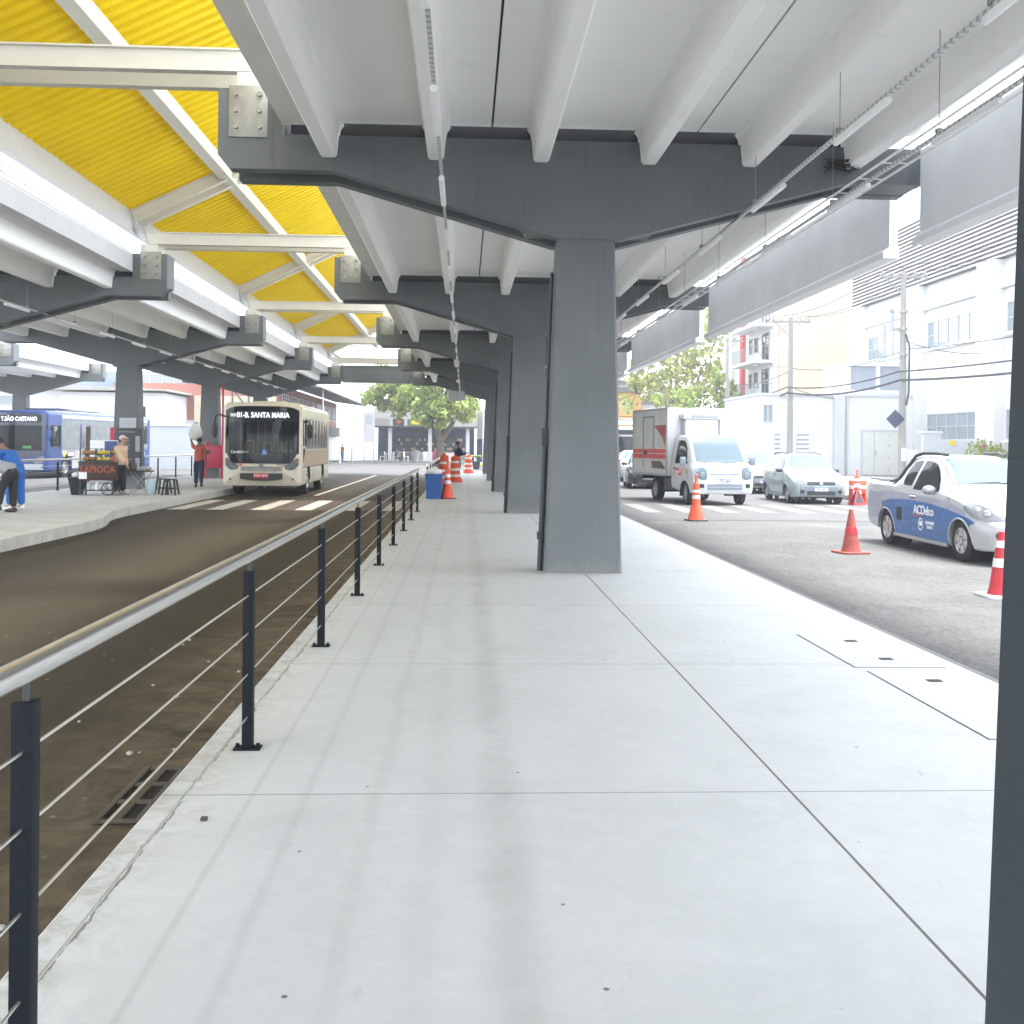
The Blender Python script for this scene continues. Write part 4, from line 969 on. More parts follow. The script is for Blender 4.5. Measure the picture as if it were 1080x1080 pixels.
# ---- box truck
def box_truck():
    o = thing('box_truck','white refrigerated box truck with red striped side, driving past the tall orange cone','truck',(7.08,31.1,-.15),R(11)); o.scale = (1.08,1,1.02)
    # local: nose to -Y ; front axle at y=-1.35, rear axle at 1.15
    sh = Shell([(0,.36,.62,.70,.60,.64,.62),(.03,.32,.66,.84,.76,.76,.73),(.08,.32,.74,1.0,.83,.83,.79),(.16,.32,.90,1.10,.855,.855,.80),(.26,.32,1.02,1.17,.865,.862,.80),(.45,.32,1.10,1.42,.865,.87,.785),(.72,.32,1.13,1.78,.865,.875,.745),(.90,.34,1.14,1.93,.865,.875,.73),(1.15,.36,1.15,1.99,.865,.875,.725),(1.60,.40,1.15,1.985,.865,.875,.725),(1.70,.42,1.15,1.96,.86,.87,.73)],.015,.02)
    L = sh.L; Y = -1.35-.72   # nose y
    cab = MB(); cm = sh.mesh(60); cab.add([(x,y+L/2+Y,z) for x,y,z in cm.v], cm.f)
    c = cab.build('cab', M['car_white'], o, smooth=40); cut_arches(c,(-1.35,),.36,.87)
    def loc(mb):
        mb.v = [(x,y+L/2+Y,z) for x,y,z in mb.v]; return mb
    for sg in (-1,1):
        m = MB(); pts = [[(sg*.86,-1.35+.352*math.cos(math.pi*i/18),.33+.352*math.sin(math.pi*i/18)),(sg*.52,-1.35+.352*math.cos(math.pi*i/18),.33+.352*math.sin(math.pi*i/18))] for i in range(19)]; m.rows(pts); m.build('wheel_arch', M['black'], o, smooth=0)
    for x,s in ((.745,1),(-.745,-1)): wheel(o,x,-1.35,.325,.2,M['steel_wheel'],0,steer=R(-8),sgn=s)
    for x,s in ((.70,1),(-.70,-1)): wheel(o,x,1.15,.325,.22,M['steel_wheel'],0,sgn=s)
    loc(sh.toppatch(MB(),.27,.86,.80,.705,.006,e=.05)).build('windscreen', M['glass_sky'], o)
    for sg in (-1,1):
        loc(sh.sidepatch(MB(),[(.62,1.17,1.34),(.72,1.16,1.56),(.86,1.16,1.74),(1.0,1.16,1.82),(1.3,1.16,1.84),(1.42,1.16,1.83)],sg,.005)).build('side_window', M['glass_dark'], o)
        st = [(sg*x,lo,hi) for x,lo,hi in ((.50,.78,1.0),(.56,.72,1.06),(.64,.72,1.09),(.72,.74,1.10),(.79,.78,1.10))]
        h = loc(sh.nosepatch(MB(),st,.012)).build('headlight', M['glass_sky'], o)
        MB().lathe([(.07,-.01),(.06,-.02),(0,-.02)],16,(sg*.64,sh.nose(.64,.86)+Y-.008,.86),'y').build('bulb_reflector', M['lamp_glass'], h)
        loc(sh.nosepatch(MB(),[(sg*x,.50,.61) for x in (.60,.67,.73)],.01)).build('fog_lamp', M['black'], o)
        m = MB(); m.box(*sorted((sg*.93,sg*1.10)),Y+.46,Y+.53,1.12,1.36); mi = m.build('mirror', M['bumper_grey'], o, bevel=.025)
        MB().bar((sg*.86,Y+.55,1.20),(sg*.96,Y+.5,1.22),.04,.03).build('mirror_arm', M['black'], mi)
        m = MB(); m.tube([(sg*(sh.side(1.52,z)+.003),1.52+Y,z) for z in (.75,.9,1.15,1.5,1.8)],.004,4); m.tube([(sg*(sh.side(.50,z)+.003),.50+Y,z) for z in (.75,.9,1.05,1.13)],.004,4); m.build('door_seam', M['black'], o)
        m = MB().bar((sg*.885,Y+1.34,1.02),(sg*.885,Y+1.50,1.02),.02,.05); m.build('door_handle', M['black'], o)
    loc(sh.nosepatch(MB(),[(x,.855,.905) for x in (-.42,-.2,0,.2,.42)],.006)).build('grille_slot', M['bumper_grey'], o)
    lb = loc(sh.nosepatch(MB(),[(x,.44,.60) for x in (-.5,-.25,0,.25,.5)],.006)).build('lower_grille', M['bumper_grey'], o)
    loc(sh.nosepatch(MB(),[(x,.515,.53) for x in (-.48,-.25,0,.25,.48)],.012)).build('grille_bar', M['car_white'], lb)
    em = MB(); ring = []
    for i in range(25):
        a = 2*math.pi*i/24; ring.append([(r*1.6*math.cos(a),sh.nose(0,1.0)+Y-.012,1.0+r*math.sin(a)) for r in (.038,.05)])
    em.rows(ring); em.build('oval_emblem', M['alloy'], o, smooth=0)
    numberplate(o,(0,sh.nose(0,.70)+Y-.014,.70),'FZL 8J46',M['plate_white'],M['logo_dark'])
    wiper(o,[(-.62,Y+.25,1.195),(-.3,Y+.29,1.225),(.1,Y+.26,1.20),(.28,Y+.16,1.12)]); wiper(o,[(.0,Y+.27,1.205),(.35,Y+.27,1.21),(.62,Y+.22,1.15),(.70,Y+.17,1.11)])
    # the driver's arm on the window ledge is built with the driver
    x = -(sh.side(1.15,.93)+.006)
    pts = []
    for i in range(9):
        u = i/8; pts.append([(x,Y+1.33-.42*u,.86+.04*math.sin(u*6.28)),(x,Y+1.33-.42*u,1.0+.04*math.sin(u*6.28))])
    MB().sheet(pts,(.004,0,0)).build('red_badge', M['logo_red'], o)
    text_mb('Especial',.10,frameM((x-.004,Y+1.12,.93),(0,-1,0)),.002,1,.25).build('badge_writing', M['logo_white'], o, smooth=0)
    # cargo box
    b0, b1, bw, z0, z1 = Y+1.80, Y+4.70, .98, .78, 2.80
    bx = MB().box(-bw,bw,b0,b1,z0,z1).build('cargo_box', M['box_white'], o, bevel=.03)
    MB().box(-bw-.004,-bw+.01,b0+.07,b1-.07,z0+.20,z1-.06).build('side_panel', M['dirty_box'], bx)
    MB().box(-bw-.008,-bw+.01,b0+.09,b1-.09,1.28,1.42).box(-bw-.008,-bw+.01,b0+.09,b1-.09,1.45,1.57).build('red_stripe', M['red_stripe'], bx)
    tri = MB(); tri.prism([(b0+.10,2.30),(b0+1.02,2.28),(b0+.35,1.92),(b0+.12,1.60)],'x',-bw-.007,-bw+.01); tri.build('red_graphic', M['faded'], bx, smooth=0)
    cow = MB(); cow.prism([(b0+1.2,.99),(b0+1.25,1.2),(b0+.5,1.22),(b0+.12,1.02),(b0+.12,.98)],'x',-bw-.007,-bw+.01); cow.build('brown_graphic', M['bark'], bx, smooth=0)
    d = MB()
    for y in (b0+1.05,b0+1.95): d.box(-bw-.018,-bw,y-.025,y+.025,z0+.25,z1-.22)
    d.box(-bw-.018,-bw,b0+1.05,b0+1.95,z1-.27,z1-.22); dr = d.build('side_door', M['bumper_grey'], bx)
    MB().box(-bw-.03,-bw,b0+1.62,b0+1.82,1.40,1.52).build('handle', M['black'], dr)
    tr = MB()
    for z in (z0+.02,z1-.03): tr.box(-bw-.012,-bw+.02,b0,b1,z-.03,z+.03)
    for y in (b0+.02,b1-.02): tr.box(-bw-.013,-bw+.02,y-.035,y+.035,z0,z1)
    tr.build('corner_trim', M['galv'], bx)
    cool = MB().box(-.55,.55,b0-.30,b0-.002,1.98,2.46).build('cooling_unit', M['box_white'], o, bevel=.03)
    MB().box(-.62,.52,b0-.34,b0-.001,2.46,2.62).build('hood', M['car_white'], cool, bevel=.02)
    sl = MB()
    for i in range(12):
        x = -.36+.065*i; sl.box(x-.016,x+.016,b0-.346,b0-.33,2.50,2.585)
    sl.build('louvre', M['bumper_grey'], cool)
    MB().box(.42,.50,b0-.304,b0-.28,1.99,2.44).build('duct', M['bumper_grey'], cool)
    ch = MB().box(-.36,-.28,Y+1.0,b1-.1,.42,.62).box(.28,.36,Y+1.0,b1-.1,.42,.62).box(-.7,.7,.95,1.35,.26,.38)
    for y in (Y+2.0,Y+3.2,b1-.4): ch.box(-.8,.8,y,y+.08,.62,.78)
    ch.box(-.86,-.46,-.55,.25,.36,.70).box(.46,.86,-.5,.2,.36,.7).box(-.85,.85,b1-.15,b1-.03,.34,.46).box(-.9,-.82,1.6,b1-.1,.36,.46)
    ch.build('chassis', M['black'], o)
    for sg in (-1,1):
        MB().box(*sorted((sg*.50,sg*.82)),-.90,-.87,.22,.66).build('mud_flap', M['black'], o)
    return o
box_truck()

# ---- city buses
def bus(label, loc, rz, L, W, H, body, cabin):
    o = thing('city_bus', label, 'bus', loc, rz); zb = .34; hw = W/2
    def fy(x, z):     # front surface
        u = x/hw; v = (z-1.1)/(H-1.1)
        return -L/2 + .20*abs(u)**2.6 + (.10*max(v,0)**2) + (.03 if z < .5 else 0)
    def outline(inset, y=None, n=7):
        """rounded outline of the cross section; corner radius"""
        r = .20; pts = []
        X, Z0, Z1 = hw-inset, zb+inset*.6, H-inset
        for cx,cz,a0 in ((X-r,Z1-r,0),(-X+r,Z1-r,90),(-X+.08,Z0+.08,180),(X-.08,Z0+.08,270)):
            rr_ = r if a0 < 180 else .08
            for i in range(n):
                a = R(a0+90*i/(n-1)); pts.append((cx+rr_*math.cos(a),cz+rr_*math.sin(a)))
        return pts
    m = MB(); rws = []
    fp = outline(.0); 
    for sc in (.02,.25,.5,.72,.88,.965): rws.append([(x*sc, fy(x*sc,(z-1.5)*sc+1.5), (z-1.5)*sc+1.5) for x,z in outline(.03)])
    rws.append([(x,fy(x,z)+.02,z) for x,z in outline(.012)])
    for y in (.36,.6,1,2,4,L*.5,L-2,L-.5,L-.2): rws.append([(x,y-L/2,z) for x,z in fp])
    for ins,y in ((.02,L-.08),(.09,L-.01)): rws.append([(x,y-L/2,z) for x,z in outline(ins)])
    rws.append([(x*.02,L/2-.01,(z-1.5)*.02+1.5) for x,z in fp])
    m.rows(rws,True); m.add(rws[0],[tuple(range(len(rws[0])))]); m.add(rws[-1],[tuple(range(len(rws[-1])))]); b = m.build('body', body, o, smooth=40)
    cu = MB().box(-hw+.10,hw-.10,-L/2-.4,-L/2+1.9,*cabin).build('cutter', M['black'], o, smooth=0)
    md = b.modifiers.new('cut','BOOLEAN'); md.object = cu; md.operation = 'DIFFERENCE'; md.solver = 'EXACT'; bake(b); bpy.data.objects.remove(cu)
    MB().box(-hw+.105,hw-.105,-L/2+1.80,-L/2+1.89,cabin[0]+.005,cabin[1]-.005).build('cabin_bulkhead', M['black'], o)
    q = MB()
    for sg in (-1,1): q.box(*sorted((sg*(hw-.102),sg*(hw-.14))),-L/2+.32,-L/2+1.79,cabin[0]+.01,cabin[1]-.01)
    q.box(-hw+.15,hw-.15,-L/2+.26,-L/2+1.79,cabin[0]+.003,cabin[0]+.02); q.box(-hw+.15,hw-.15,-L/2+.26,-L/2+1.79,cabin[1]-.02,cabin[1]-.003); q.build('cabin_lining', M['blackish'], o, smooth=0)
    axles = (-L/2+2.05, L/2-2.35 if L < 10 else L/2-3.2); wr = .47
    cut_arches(b, axles, .56, hw, .42, .50)
    for y in axles:
        for sg in (-1,1):
            lm = MB(); lm.rows([[(sg*(hw-.02),y+.55*math.cos(math.pi*i/18),.5+.55*math.sin(math.pi*i/18)),(sg*(hw-.40),y+.55*math.cos(math.pi*i/18),.5+.55*math.sin(math.pi*i/18))] for i in range(19)]); lm.build('wheel_arch', M['black'], o, smooth=0)
    for y in axles:
        for sg in (-1,1): wheel(o,sg*(hw-.17),y,wr,.27,M['steel_wheel'],0,hub=.6,sgn=sg)
    def fpatch(poly_strips, off, mt, name, parent=o, rows=8, th=.02):
        r = [[Vector((x,fy(x,lo+(hi-lo)*i/rows)-off,lo+(hi-lo)*i/rows)) for i in range(rows+1)] for x,lo,hi in poly_strips]
        q = MB(); q.sheet(r,(0,th,0)); return q.build(name, mt, parent, smooth=50)
    def strips(w_, lo, hi, n=24, p=4, top=.06):
        r = []
        for i in range(n+1):
            x = w_*(2*i/n-1)*.999; u = abs(x/w_); r.append((x, lo(u), hi(u)))
        return r
    return o, fy, hw, fpatch, strips, axles, zb

def cream_bus():
    L, W, H = 8.6, 2.5, 3.02
    o, fy, hw, fpatch, strips, ax, zb = bus('cream city bus with lit route sign standing at the left platform kerb', (-6.60,37.35,-.2), R(1.5), L, W, H, M['bus_cream'], (1.36,2.42))
    fpatch(strips(1.165, lambda u: 1.06+.42*max(0,(u-.72)/.28)**2*1.1, lambda u: max(1.40,1.07+.42*max(0,(u-.72)/.28)**2*1.1)), .008, M['glass_dark'], 'front_mask')
    fpatch(strips(1.165, lambda u: 2.39, lambda u: 2.90-.14*u**6), .008, M['glass_dark'], 'front_mask')
    for a in (-1,1): fpatch([(a*x,1.38,2.42) for x in (1.03,1.08,1.13,1.165)], .008, M['glass_dark'], 'front_mask')
    ws = fpatch(strips(1.07, lambda u: 1.36+.10*u**6, lambda u: 2.42-.03*u**6), .016, M['glass_bus'], 'windscreen')
    # things seen through the glass are printed behind it: seats, grab rails, driver's partition
    MB().box(-.80,.80,fy(0,2.6)-.014,fy(0,2.6)+.05,2.48,2.74).build('route_display', M['black'], o)
    text_mb('01-B. SANTA MARIA',.235,frameM((.04,fy(0,2.6)-.018,2.605),(1,0,0)),.003,.80).build('route_writing', M['led'], o, smooth=0)
    MB().box(-1.0,-.74,fy(.8,2.6)-.02,fy(.8,2.6)+.01,2.56,2.66).build('corner_sticker', M['logo_white'], o)
    text_mb('CartãoBom',.12,frameM((-.68,fy(.68,1.42)-.022,1.43),(1,0,0)),.002,1,.1).build('card_sticker', M['logo_white'], o, smooth=0)
    q = MB()
    for cx,r in ((-.29,.075),(-.17,.09),(-.06,.07)): q.lathe([(r,-.004),(r,0)],16,(cx,fy(cx,1.43)-.02,1.43),'y')
    MB().box(.02,.20,fy(.1,1.42)-.022,fy(.1,1.42)-.012,1.34,1.51).build('access_sticker', M['plate_blue'], o)
    ac = MB(); yy = fy(.1,1.42)-.026; ac.lathe([(.015,-.001),(.015,.001)],10,(.095,yy,1.485),'y'); ac.tube([(.095,yy,1.465),(.10,yy,1.42),(.135,yy,1.42),(.155,yy,1.375)],.008,5)
    ac.tube([(.10+.045*math.cos(R(a)),yy,1.40+.045*math.sin(R(a))) for a in range(110,340,20)],.006,5); ac.build('wheelchair_sign', M['logo_white'], o)
    # lower front
    fpatch(strips(.66, lambda u:.82+.01*u, lambda u:.97), .012, M['galv'], 'grille', rows=3)
    gb = MB()
    for z in (.855,.90,.94): gb.box(-.62,.62,fy(0,z)-.018,fy(0,z)-.008,z-.004,z+.004)
    gb.build('grille_bar', M['blackish'], o)
    fpatch(strips(.67, lambda u:.52+.05*u**3, lambda u:.75), .010, M['black'], 'lower_grille', rows=3)
    MB().lathe([(.075,-.02),(.07,-.03),(0,-.03)],20,(0,fy(0,.98),.98),'y').build('round_emblem', M['black'], o)
    st_ = MB(); y_ = fy(0,.98)-.034
    for k in range(3):
        a = R(90+120*k); st_.bar((0,y_,.98),(.06*math.cos(a),y_,.98+.06*math.sin(a)),.012,.008)
    st_.tube([(.065*math.cos(R(a)),y_,.98+.065*math.sin(R(a))) for a in range(0,361,20)],.006,5); st_.build('star_emblem', M['alloy'], o)
    text_mb('4129',.13,frameM((.62,fy(.62,1.03)-.016,1.035),(1,0,0)),.002).build('fleet_number', M['logo_dark'], o, smooth=0)
    text_mb('EM',.11,frameM((-.66,fy(.66,1.02)-.016,1.02),(1,0,0)),.002).build('operator_writing', M['logo_red'], o, smooth=0)
    numberplate(o,(0,fy(0,.66)-.03,.67),'EYW 3017',M['plate_red'],M['logo_white'],.46,.15,.10,False)
    for sg in (-1,1):
        h = fpatch([(sg*x,lo,hi) for x,lo,hi in ((.74,.90,1.0),(.85,.86,1.06),(.98,.86,1.14),(1.08,.92,1.22),(1.16,1.02,1.24))],.012,M['glass_sky'],'headlight',rows=4)
        for x,z,r,mm in ((.86,.95,.065,'lamp_glass'),(1.0,1.0,.08,'lamp_glass'),(1.10,1.12,.05,'amber')):
            MB().lathe([(r,-.012),(r*.9,-.022),(r*.5,-.012),(0,-.012)],16,(sg*x,fy(x,z)-.012,z),'y').build('lamp', M[mm], h)
        MB().lathe([(.035,-.012),(.0,-.016)],12,(sg*.99,fy(.99,.56),.56),'y').build('tow_eye', M['blackish'], o)
        # side windows, pillars, lower mouldings
        y0 = -L/2+1.35; n = 7; wl = (L-2.1)/n
        for i in range(n):
            a, b_ = y0+i*wl+.05, y0+(i+1)*wl-.05
            wv = MB().box(*sorted((sg*(hw-.02),sg*(hw+.006))),a,b_,1.52,2.56).build('side_window', M['glass_dark'], o, bevel=.02)
            MB().box(*sorted((sg*(hw+.004),sg*(hw+.012))),a+.02,b_-.02,2.02,2.05).box(*sorted((sg*(hw+.004),sg*(hw+.012))),(a+b_)/2-.012,(a+b_)/2+.012,1.56,2.03).build('sliding_bar', M['blackish'], wv)
        MB().box(*sorted((sg*(hw-.01),sg*(hw+.003))),-L/2+.75,L/2-.35,.95,1.50).build('side_film', M['bus_side'], o)
        MB().box(*sorted((sg*(hw-.01),sg*(hw+.004))),-L/2+.50,-L/2+1.22,1.62,2.50).build('driver_window' if sg>0 else 'front_window', M['glass_dark'], o, bevel=.03)
        fr = MB().prism([(-L/2+.62,1.05),(-L/2+1.12,1.55),(-L/2+.55,1.55)],'x',*sorted((sg*(hw-.01),sg*(hw+.0045)))); fr.build('low_window', M['glass_dark'], o)
        MB().box(*sorted((sg*(hw-.01),sg*(hw+.006))),-L/2+.4,L/2-.2,.92,.945).build('moulding', M['blackish'], o)
    sm = MB().box(hw-.002,hw+.003,-L/2+3.1,-L/2+3.102,.4,.9)
    for k in range(5): sm.box(hw-.002,hw+.003,-L/2+3.0+k*.7,-L/2+3.012+k*.7,.40,.92)
    sm.build('panel_seam', M['blackish'], o)
    for sg in (-1,1):
        p = [(sg*(hw-.12),-L/2+.12,2.55),(sg*(hw+.08),-L/2-.06,2.62),(sg*(hw+.17),-L/2-.12,2.55),(sg*(hw+.19),-L/2-.14,2.36)] if sg < 0 else [(hw-.02,-L/2+.62,2.4),(hw+.16,-L/2+.50,2.44),(hw+.22,-L/2+.46,2.36)]
        ar = MB().tube(p,.03,8).build('mirror_arm', M['black'], o); e = p[-1]
        MB().ball((e[0],e[1],e[2]-.24),.10,.07,.26).build('mirror', M['black'], ar)
    # seen through the windscreen
    inn = MB().box(.15,.70,-L/2+1.45,-L/2+1.50,1.37,2.0).build('driver_partition', M['greycloth'], o)
    gp = MB()
    for x,z in ((-.46,1.55),(.12,1.5)):
        gp.tube([(x-.13,-L/2+.5,1.38),(x-.13,-L/2+.5,z+.18),(x-.09,-L/2+.5,z+.24),(x+.09,-L/2+.5,z+.24),(x+.13,-L/2+.5,z+.18),(x+.13,-L/2+.5,1.38)],.02,6)
    gp.build('grab_rail', M['yellow_grip'], o)
    lp = MB()
    for x in (-.75,-.2,.02): lp.box(x,x+.03,-L/2+.42,-L/2+.45,1.4,2.35)
    lp.build('door_post', M['galv'], o)
    wiper(o,[(.28,fy(.3,1.3)-.03,1.32),(.12,fy(.1,1.6)-.035,1.62)])
    MB().box(-.55,.55,-L/2+1.6,L/2-2.6,H-.02,H+.10).build('roof_hatch', M['bus_cream'], o, bevel=.05)
    MB().box(-1.0,1.0,-L/2+.5,L/2-.4,.30,.40).build('underbody', M['black'], o)
cream_bus()

def blue_bus():
    L, W, H = 12.2, 2.5, 3.12
    o, fy, hw, fpatch, strips, ax, zb = bus('blue and white city bus parked behind the left platform, route sign lit', (-19.75,53.6,-.2), R(-5), L, W, H, M['bus_blue'], (1.25,2.45))
    fpatch(strips(1.20, lambda u: .95+.25*u**4, lambda u: 1.29), .008, M['bus_navy'], 'front_mask')
    fpatch(strips(1.20, lambda u: 2.41, lambda u: 3.0-.12*u**6), .008, M['bus_navy'], 'front_mask')
    for a in (-1,1): fpatch([(a*x,1.27,2.44) for x in (1.03,1.1,1.16,1.20)], .008, M['bus_navy'], 'front_mask')
    fpatch(strips(1.08, lambda u: 1.25, lambda u: 2.45), .016, M['glass_bus'], 'windscreen')
    MB().box(-.95,1.0,fy(0,2.7)-.016,fy(0,2.7)+.05,2.56,2.88).build('route_display', M['black'], o)
    text_mb('T.SÃO CAETANO',.27,frameM((.02,fy(0,2.7)-.020,2.71),(1,0,0)),.003,.80).build('route_writing', M['led'], o, smooth=0)
    for sg in (-1,1):
        fpatch([(sg*x,lo,hi) for x,lo,hi in ((.72,.70,.82),(.85,.68,.92),(1.0,.70,1.0),(1.14,.78,1.05))],.012,M['lamp_glass'],'headlight',rows=4)
    MB().box(.2,.62,fy(.4,1.4)-.022,fy(.4,1.4)-.012,1.36,1.5).build('green_card', M['green_sign'], o)
    fpatch(strips(1.1, lambda u:.40, lambda u:.66), .010, M['render_grey'], 'bumper', rows=3)
    x0, x1 = hw-.01, hw+.004
    MB().box(x0,x1,-L/2+1.6,L/2-.5,1.30,2.75).build('window_band', M['bus_grey'], o)
    MB().box(x0,x1+.003,-L/2+.55,-L/2+1.45,1.45,2.45).build('driver_window', M['glass_dark'], o, bevel=.04)
    MB().box(x0,x1+.001,-L/2+1.62,-L/2+2.64,1.08,1.29).box(x0,x1+.001,-L/2+2.641,-L/2+4.9,.42,1.29).build('white_panel', M['car_white'], o)
    MB().box(x0,x1+.001,-L/2+5.0,-L/2+9.2,.42,1.29).build('white_panel', M['car_white'], o)
    for y in (-L/2+3.45,-L/2+7.3):
        d = MB().box(x0,x1+.006,y,y+1.15,.40,2.55).build('door', M['bus_navy'], o, bevel=.02)
        MB().box(x0,x1+.012,y+.50,y+.56,.45,2.5).build('door_post', M['galv'], d); MB().box(x0,x1+.012,y+.62,y+1.08,.95,2.45).build('pane', M['glass_dark'], d); MB().box(x0,x1+.014,y+.08,y+.46,.5,1.4).build('door_leaf', M['galv'], d)
    for i in range(5):
        y = -L/2+8.6+i*.62; MB().box(x0,x1+.005,y,y+.56,1.62,2.6).build('side_window', M['glass_dark'], o, bevel=.03)
    MB().box(x0,x1+.004,-L/2+2.15,-L/2+2.9,.98,1.24).build('info_frame', M['black'], o); MB().box(x0,x1+.008,-L/2+2.22,-L/2+2.83,1.02,1.20).build('info_card', M['logo_white'], o)
    MB().box(x0,x1+.004,-L/2+1.75,-L/2+1.95,.98,1.24).build('yellow_card', M['yellow_sign'], o)
    text_mb('838',.30,frameM((x1+.012,L/2-1.1,1.08),(0,1,0)),.002).build('fleet_number', M['logo_white'], o, smooth=0)
    for p in ([(hw-.05,-L/2+.3,2.5),(hw+.12,-L/2+.1,2.4),(hw+.2,-L/2+.05,2.2)],):
        ar = MB().tube(p,.03,8).build('mirror_arm', M['black'], o); MB().ball((hw+.2,-L/2+.05,1.95),.10,.07,.24).build('mirror', M['bus_blue'], ar)
    MB().box(-.9,.9,-L/2+2.2,-L/2+6.5,H-.02,H+.16).build('roof_unit', M['bus_navy'], o, bevel=.06)
    MB().box(x0,x1+.002,-L/2+1.6,L/2-.5,2.78,2.97).build('roof_band', M['car_white'], o); MB().box(-1.18,1.18,-L/2+1.2,L/2-.6,H-.06,H+.012).build('roof_skin', M['car_white'], o, bevel=.03)
    MB().box(-1.0,1.0,-L/2+.5,L/2-.4,.30,.40).build('underbody', M['black'], o)
blue_bus()

def far_bus():
    L, W, H = 7.0, 2.2, 2.9
    o, fy, hw, fpatch, strips, ax, zb = bus('small white bus in traffic in front of the ochre building', (10.2,65,-.15), R(-3), L, W, H, M['car_white'], (1.35,2.3))
    fpatch(strips(.98, lambda u: 1.35, lambda u: 2.3), .012, M['glass_dark'], 'windscreen'); MB().box(-.75,.75,fy(0,2.55)-.016,fy(0,2.55)+.04,2.42,2.70).build('route_display', M['black'], o)
    for sg in (-1,1):
        MB().box(*sorted((sg*(hw-.01),sg*(hw+.004))),-L/2+.8,L/2-.4,1.4,2.35).build('window_band', M['glass_dark'], o)
        fpatch([(sg*x,.75,.95) for x in (.7,.85,1.0)],.012,M['lamp_glass'],'headlight',rows=2)
    fpatch(strips(.6, lambda u:.55, lambda u:.7), .01, M['blackish'], 'grille', rows=2)
far_bus()
# ------------------------------------------------------------------ people
def skin_mesh(name, vs, es, rad, mat, parent, sub=1, root=0, extra=None):
    me = bpy.data.meshes.new(name); me.from_pydata(vs, es, []); o = link(name, me, parent)
    md = o.modifiers.new('skin','SKIN'); md.use_smooth_shade = True
    if not me.skin_vertices: me.skin_vertices.new() if hasattr(me.skin_vertices,'new') else None
    for i, r in enumerate(rad): me.skin_vertices[0].data[i].radius = r if isinstance(r,tuple) else (r,r)
    me.skin_vertices[0].data[root].use_root = True
    if sub: s_ = o.modifiers.new('sub','SUBSURF'); s_.levels = sub; s_.render_levels = sub
    bake(o)
    me = o.data
    if extra:
        bm = bmesh.new(); bm.from_mesh(me); t_ = bpy.data.meshes.new('t'); t_.from_pydata(extra.v,[],extra.f); bm.from_mesh(t_)
        bm.to_mesh(me); bm.free(); bpy.data.meshes.remove(t_)
    me.polygons.foreach_set('use_smooth',[True]*len(me.polygons)); me.materials.clear(); me.materials.append(mat)
    return o
class Chain:
    def __init__(s): s.v=[]; s.e=[]; s.r=[]
    def add(s, p, r, prev=None):
        s.v.append(tuple(p)); s.r.append(r)
        if prev is not None: s.e.append((prev,len(s.v)-1))
        return len(s.v)-1
